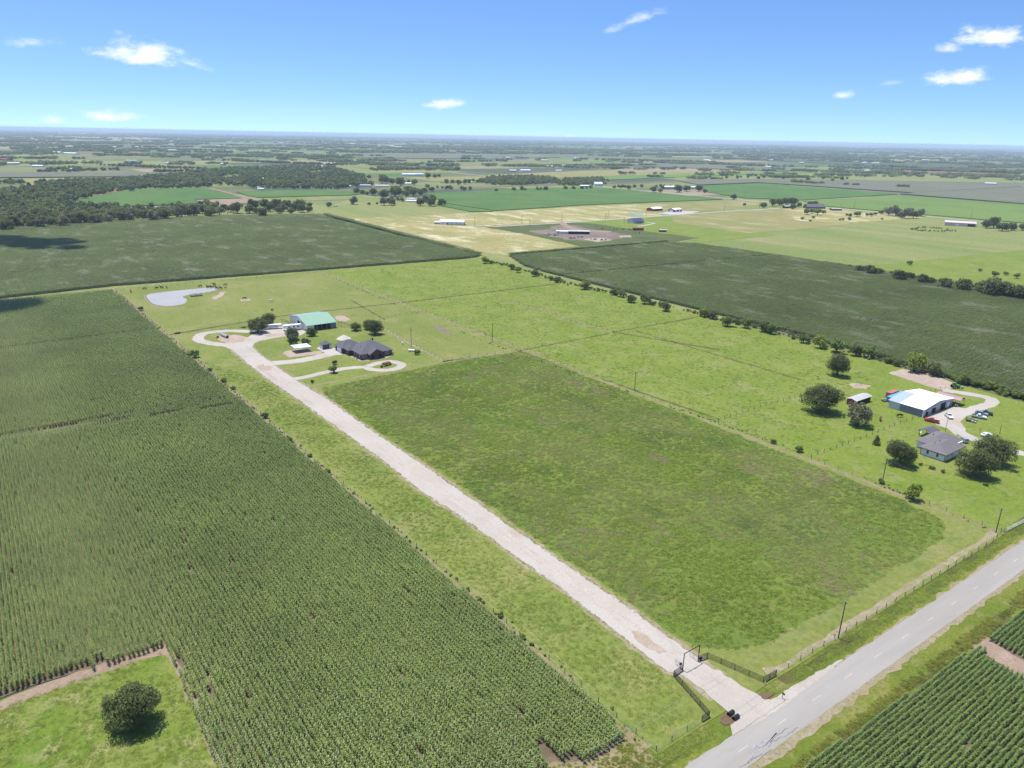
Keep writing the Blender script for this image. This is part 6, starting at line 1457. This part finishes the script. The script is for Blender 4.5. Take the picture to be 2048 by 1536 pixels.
# ------------------------------------------------------------------ pond and animals
pond_px = [(365, 245), (380, 275), (420, 310), (500, 325), (590, 322), (660, 308), (683, 288), (680, 270), (655, 258), (665, 245), (720, 235), (780, 228), (850, 215), (920, 200), (938, 193), (900, 183), (840, 182), (760, 190), (650, 200), (550, 210), (450, 222), (390, 232)]
pond = smooth(WP([(200 + x / 3.938, 530 + y / 3.938) for x, y in pond_px]), 4, True)
cen = sum(pond, Vector((0, 0))) / len(pond)
sheet('pond_bank', [cen + (p_ - cen) * 1.06 for p_ in pond], .262, 'gravel_edge', .4, 3); sheet('pond_bank', [cen + (p_ - cen) * 1.025 for p_ in pond], .27, 'ditch_grass', .25, 3); sheet('pond', pond, .28, 'pond_water')
sheet('worn_patch', WP([(425, 598), (440, 585), (455, 584), (448, 590), (432, 600)]), .255, 'yard_dirt', .8, 3)
p = W(392.5, 592.5); t = thing('pond_dock', 'small dark wooden dock with rails at the pond edge', 'dock', (p.x, p.y, .28), 0)
for k in range(10): MB().box(-4 + k * .8, -4 + k * .8 + .74, -2, 2, .55, .65).build('plank', 'wood_post', t)
for x in (-3.8, 0, 3.8):
    for y in (-1.9, 1.9): MB().tube((x, y, -.2), (x, y, 1.7), .09).build('post', 'wood_pole', t)
for y in (-1.9, 1.9): MB().tube((-3.8, y, 1.5), (3.8, y, 1.5), .05).build('rail', 'wood_pole', t)
def quadruped(name, horse=False, graze=True):
    V, E, Rr = [], [], []
    def v(co, r, p=None):
        V.append(co); Rr.append(r)
        if p is not None: E.append((p, len(V) - 1))
        return len(V) - 1
    hz = 1.25 if horse else 1.12; th = .8 if horse else 1.0
    hip_ = v((-.75, 0, hz), .30 * th); mid = v((0, 0, hz - .08), .40 * th, hip_); ch = v((.7, 0, hz - .02), .34 * th, mid)
    if graze: nk = v((1.1, 0, hz - .12), .19, ch); n2 = v((1.4, 0, hz - .55), .14, nk); hd = v((1.52, 0, .42), .13, n2); mz = v((1.62, 0, .12), .085, hd)
    else: nk = v((1.0, 0, hz + .3), .2, ch); n2 = v((1.2, 0, hz + .65), .15, nk); hd = v((1.4, 0, hz + .68), .14, n2); mz = v((1.72, 0, hz + .48), .085, hd)
    for s in (-1, 1):
        er = v((V[hd][0] - .12, s * .17, V[hd][2] + .2), .035, hd)
        a = v((.62, s * .2, hz - .35), .14, ch); b = v((.64, s * .2, .5), .075, a); c_ = v((.6, s * .2, .25), .055, b); v((.63, s * .2, .03), .06, c_)
        a = v((-.72, s * .22, hz - .3), .19, hip_); b = v((-.6, s * .22, .72), .11, a); c_ = v((-.88, s * .22, .45), .07, b); e_ = v((-.84, s * .22, .2), .055, c_); v((-.8, s * .22, .03), .06, e_)
    a = v((-1.08, 0, hz - .05), .05, hip_); v((-1.16, 0, .5), .04, a)
    me = bpy.data.meshes.new(name); me.from_pydata(V, E, []); o = bpy.data.objects.new(name, me); C.objects.link(o)
    o.modifiers.new('skin', 'SKIN'); o.modifiers.new('sub', 'SUBSURF').levels = 1
    for i, sv in enumerate(me.skin_vertices[0].data): sv.radius = (Rr[i], Rr[i]); sv.use_root = (i == 0)
    dg = bpy.context.evaluated_depsgraph_get(); out = bpy.data.meshes.new_from_object(o.evaluated_get(dg)); bpy.data.objects.remove(o); bpy.data.meshes.remove(me)
    return out
cow_a, cow_b, horse_a = quadruped('cow'), quadruped('cow', graze=False), quadruped('horse', True)
def animal(name, base, mat, label, px, py, rot, cat, group=None, s=1.0):
    me = base.copy(); me.name = name; me.materials.clear(); me.materials.append(MATS[mat])
    p = W(px, py); o = link(name, me, None, (p.x, p.y, .255), rot); o.scale = (s, s, s); return tag(o, label, cat, group)
cow_black = [(262, 586), (289, 580), (314, 578.5), (324, 578), (333.6, 577), (401, 575), (414.6, 576), (419, 576), (423.5, 576.5), (429, 571.6), (430, 576), (450.6, 572), (442, 579), (435, 579.5)]
for i, (px, py) in enumerate(cow_black): animal('cow', cow_a if i % 3 else cow_b, 'cow_black', 'black cow along the far bank of the pond', px, py, R.uniform(0, 6.28), 'cow', 'black cows by the pond', 1.25)
animal('cow', cow_a, 'horse_brown', 'brown calf beside the black cows by the pond', 451.5, 577, 2.5, 'calf', None, .8)
animal('horse', horse_a, 'horse_brown', 'brown horse grazing on the bare patch of the paddock', 488.7, 600, .3, 'horse', None, 1.3)
animal('horse', horse_a, 'horse_white', 'white horse grazing in the middle of the paddock', 543, 604.5, 3.3, 'horse', None, 1.3)
animal('cow', cow_a, 'cow_black', 'black calf alone in the paddock behind the big oaks', 545, 622.5, 1.8, 'calf', None, 1.1)
animal('horse', horse_a, 'horse_brown', 'chestnut horse grazing between the greyish oak and the workshop', 1760, 842, 3.6, 'horse', None, 1.25)
animal('horse', horse_a, 'cow_black', 'dark horse grazing beside the workshop wall', 1798, 836, 5.9, 'horse', None, 1.25)
for i, (px, py) in enumerate([(669, 415), (674, 414.5), (455, 429), (1228, 459), (1233, 460), (1246, 460.5), (1258, 460), (1262, 461), (1279, 467.5), (1205, 459)]): animal('cow', cow_a, 'cow_black', 'small dark cow grazing far off in the pale pastures', px, py, R.uniform(0, 6), 'cow', 'far cows', 1.3)

# clouds overhead, out of the frame, whose shade lies on the corn at the left
def cloud(blobs, hgt, seed):
    rr = random.Random(seed); bm = bmesh.new()
    for (px, py, r) in blobs:
        g_ = W(px, py); c_ = Vector((g_.x, g_.y, 0)) + sdir * (hgt / sdir.z)
        for k in range(5):
            q = c_ + Vector((rr.gauss(0, r * .5), rr.gauss(0, r * .5), rr.uniform(0, r * .5))); s = r * rr.uniform(.5, .9)
            bmesh.ops.create_icosphere(bm, subdivisions=2, radius=s, matrix=Matrix.Translation(q) @ Matrix.Diagonal((1, 1, .6, 1)))
    me = bpy.data.meshes.new('cloud'); bm.to_mesh(me); bm.free(); me.materials.append(MATS['white_paint']); o = link('cloud', me); o['kind'] = 'structure'
cloud([(-40, 488, 34), (10, 487, 30), (55, 488, 28), (95, 492, 24), (130, 496, 18), (-110, 490, 36)], 900, 1)
cloud([(-60, 610, 24), (-20, 612, 20), (10, 614, 15), (30, 620, 9)], 800, 2)

# air: the haze that fades the far plain
def haze():
    e = 75000.0; me = MB().box(-e, e, -e, e, -1.0, 118.0).mesh('haze', None); m = bpy.data.materials.new('haze'); m.use_nodes = True; n = m.node_tree.nodes; n.clear()
    out = n.new('ShaderNodeOutputMaterial'); v = n.new('ShaderNodeVolumePrincipled'); v.inputs['Color'].default_value = (.64, .79, 1.0, 1); v.inputs['Density'].default_value = HAZE; v.inputs['Anisotropy'].default_value = 0.0
    m.node_tree.links.new(v.outputs[0], out.inputs['Volume']); me.materials.append(m); o = link('haze', me); tag(o, 'pale blue summer haze over the plain', 'haze', kind='stuff')
HAZE = 6.2e-5
haze()
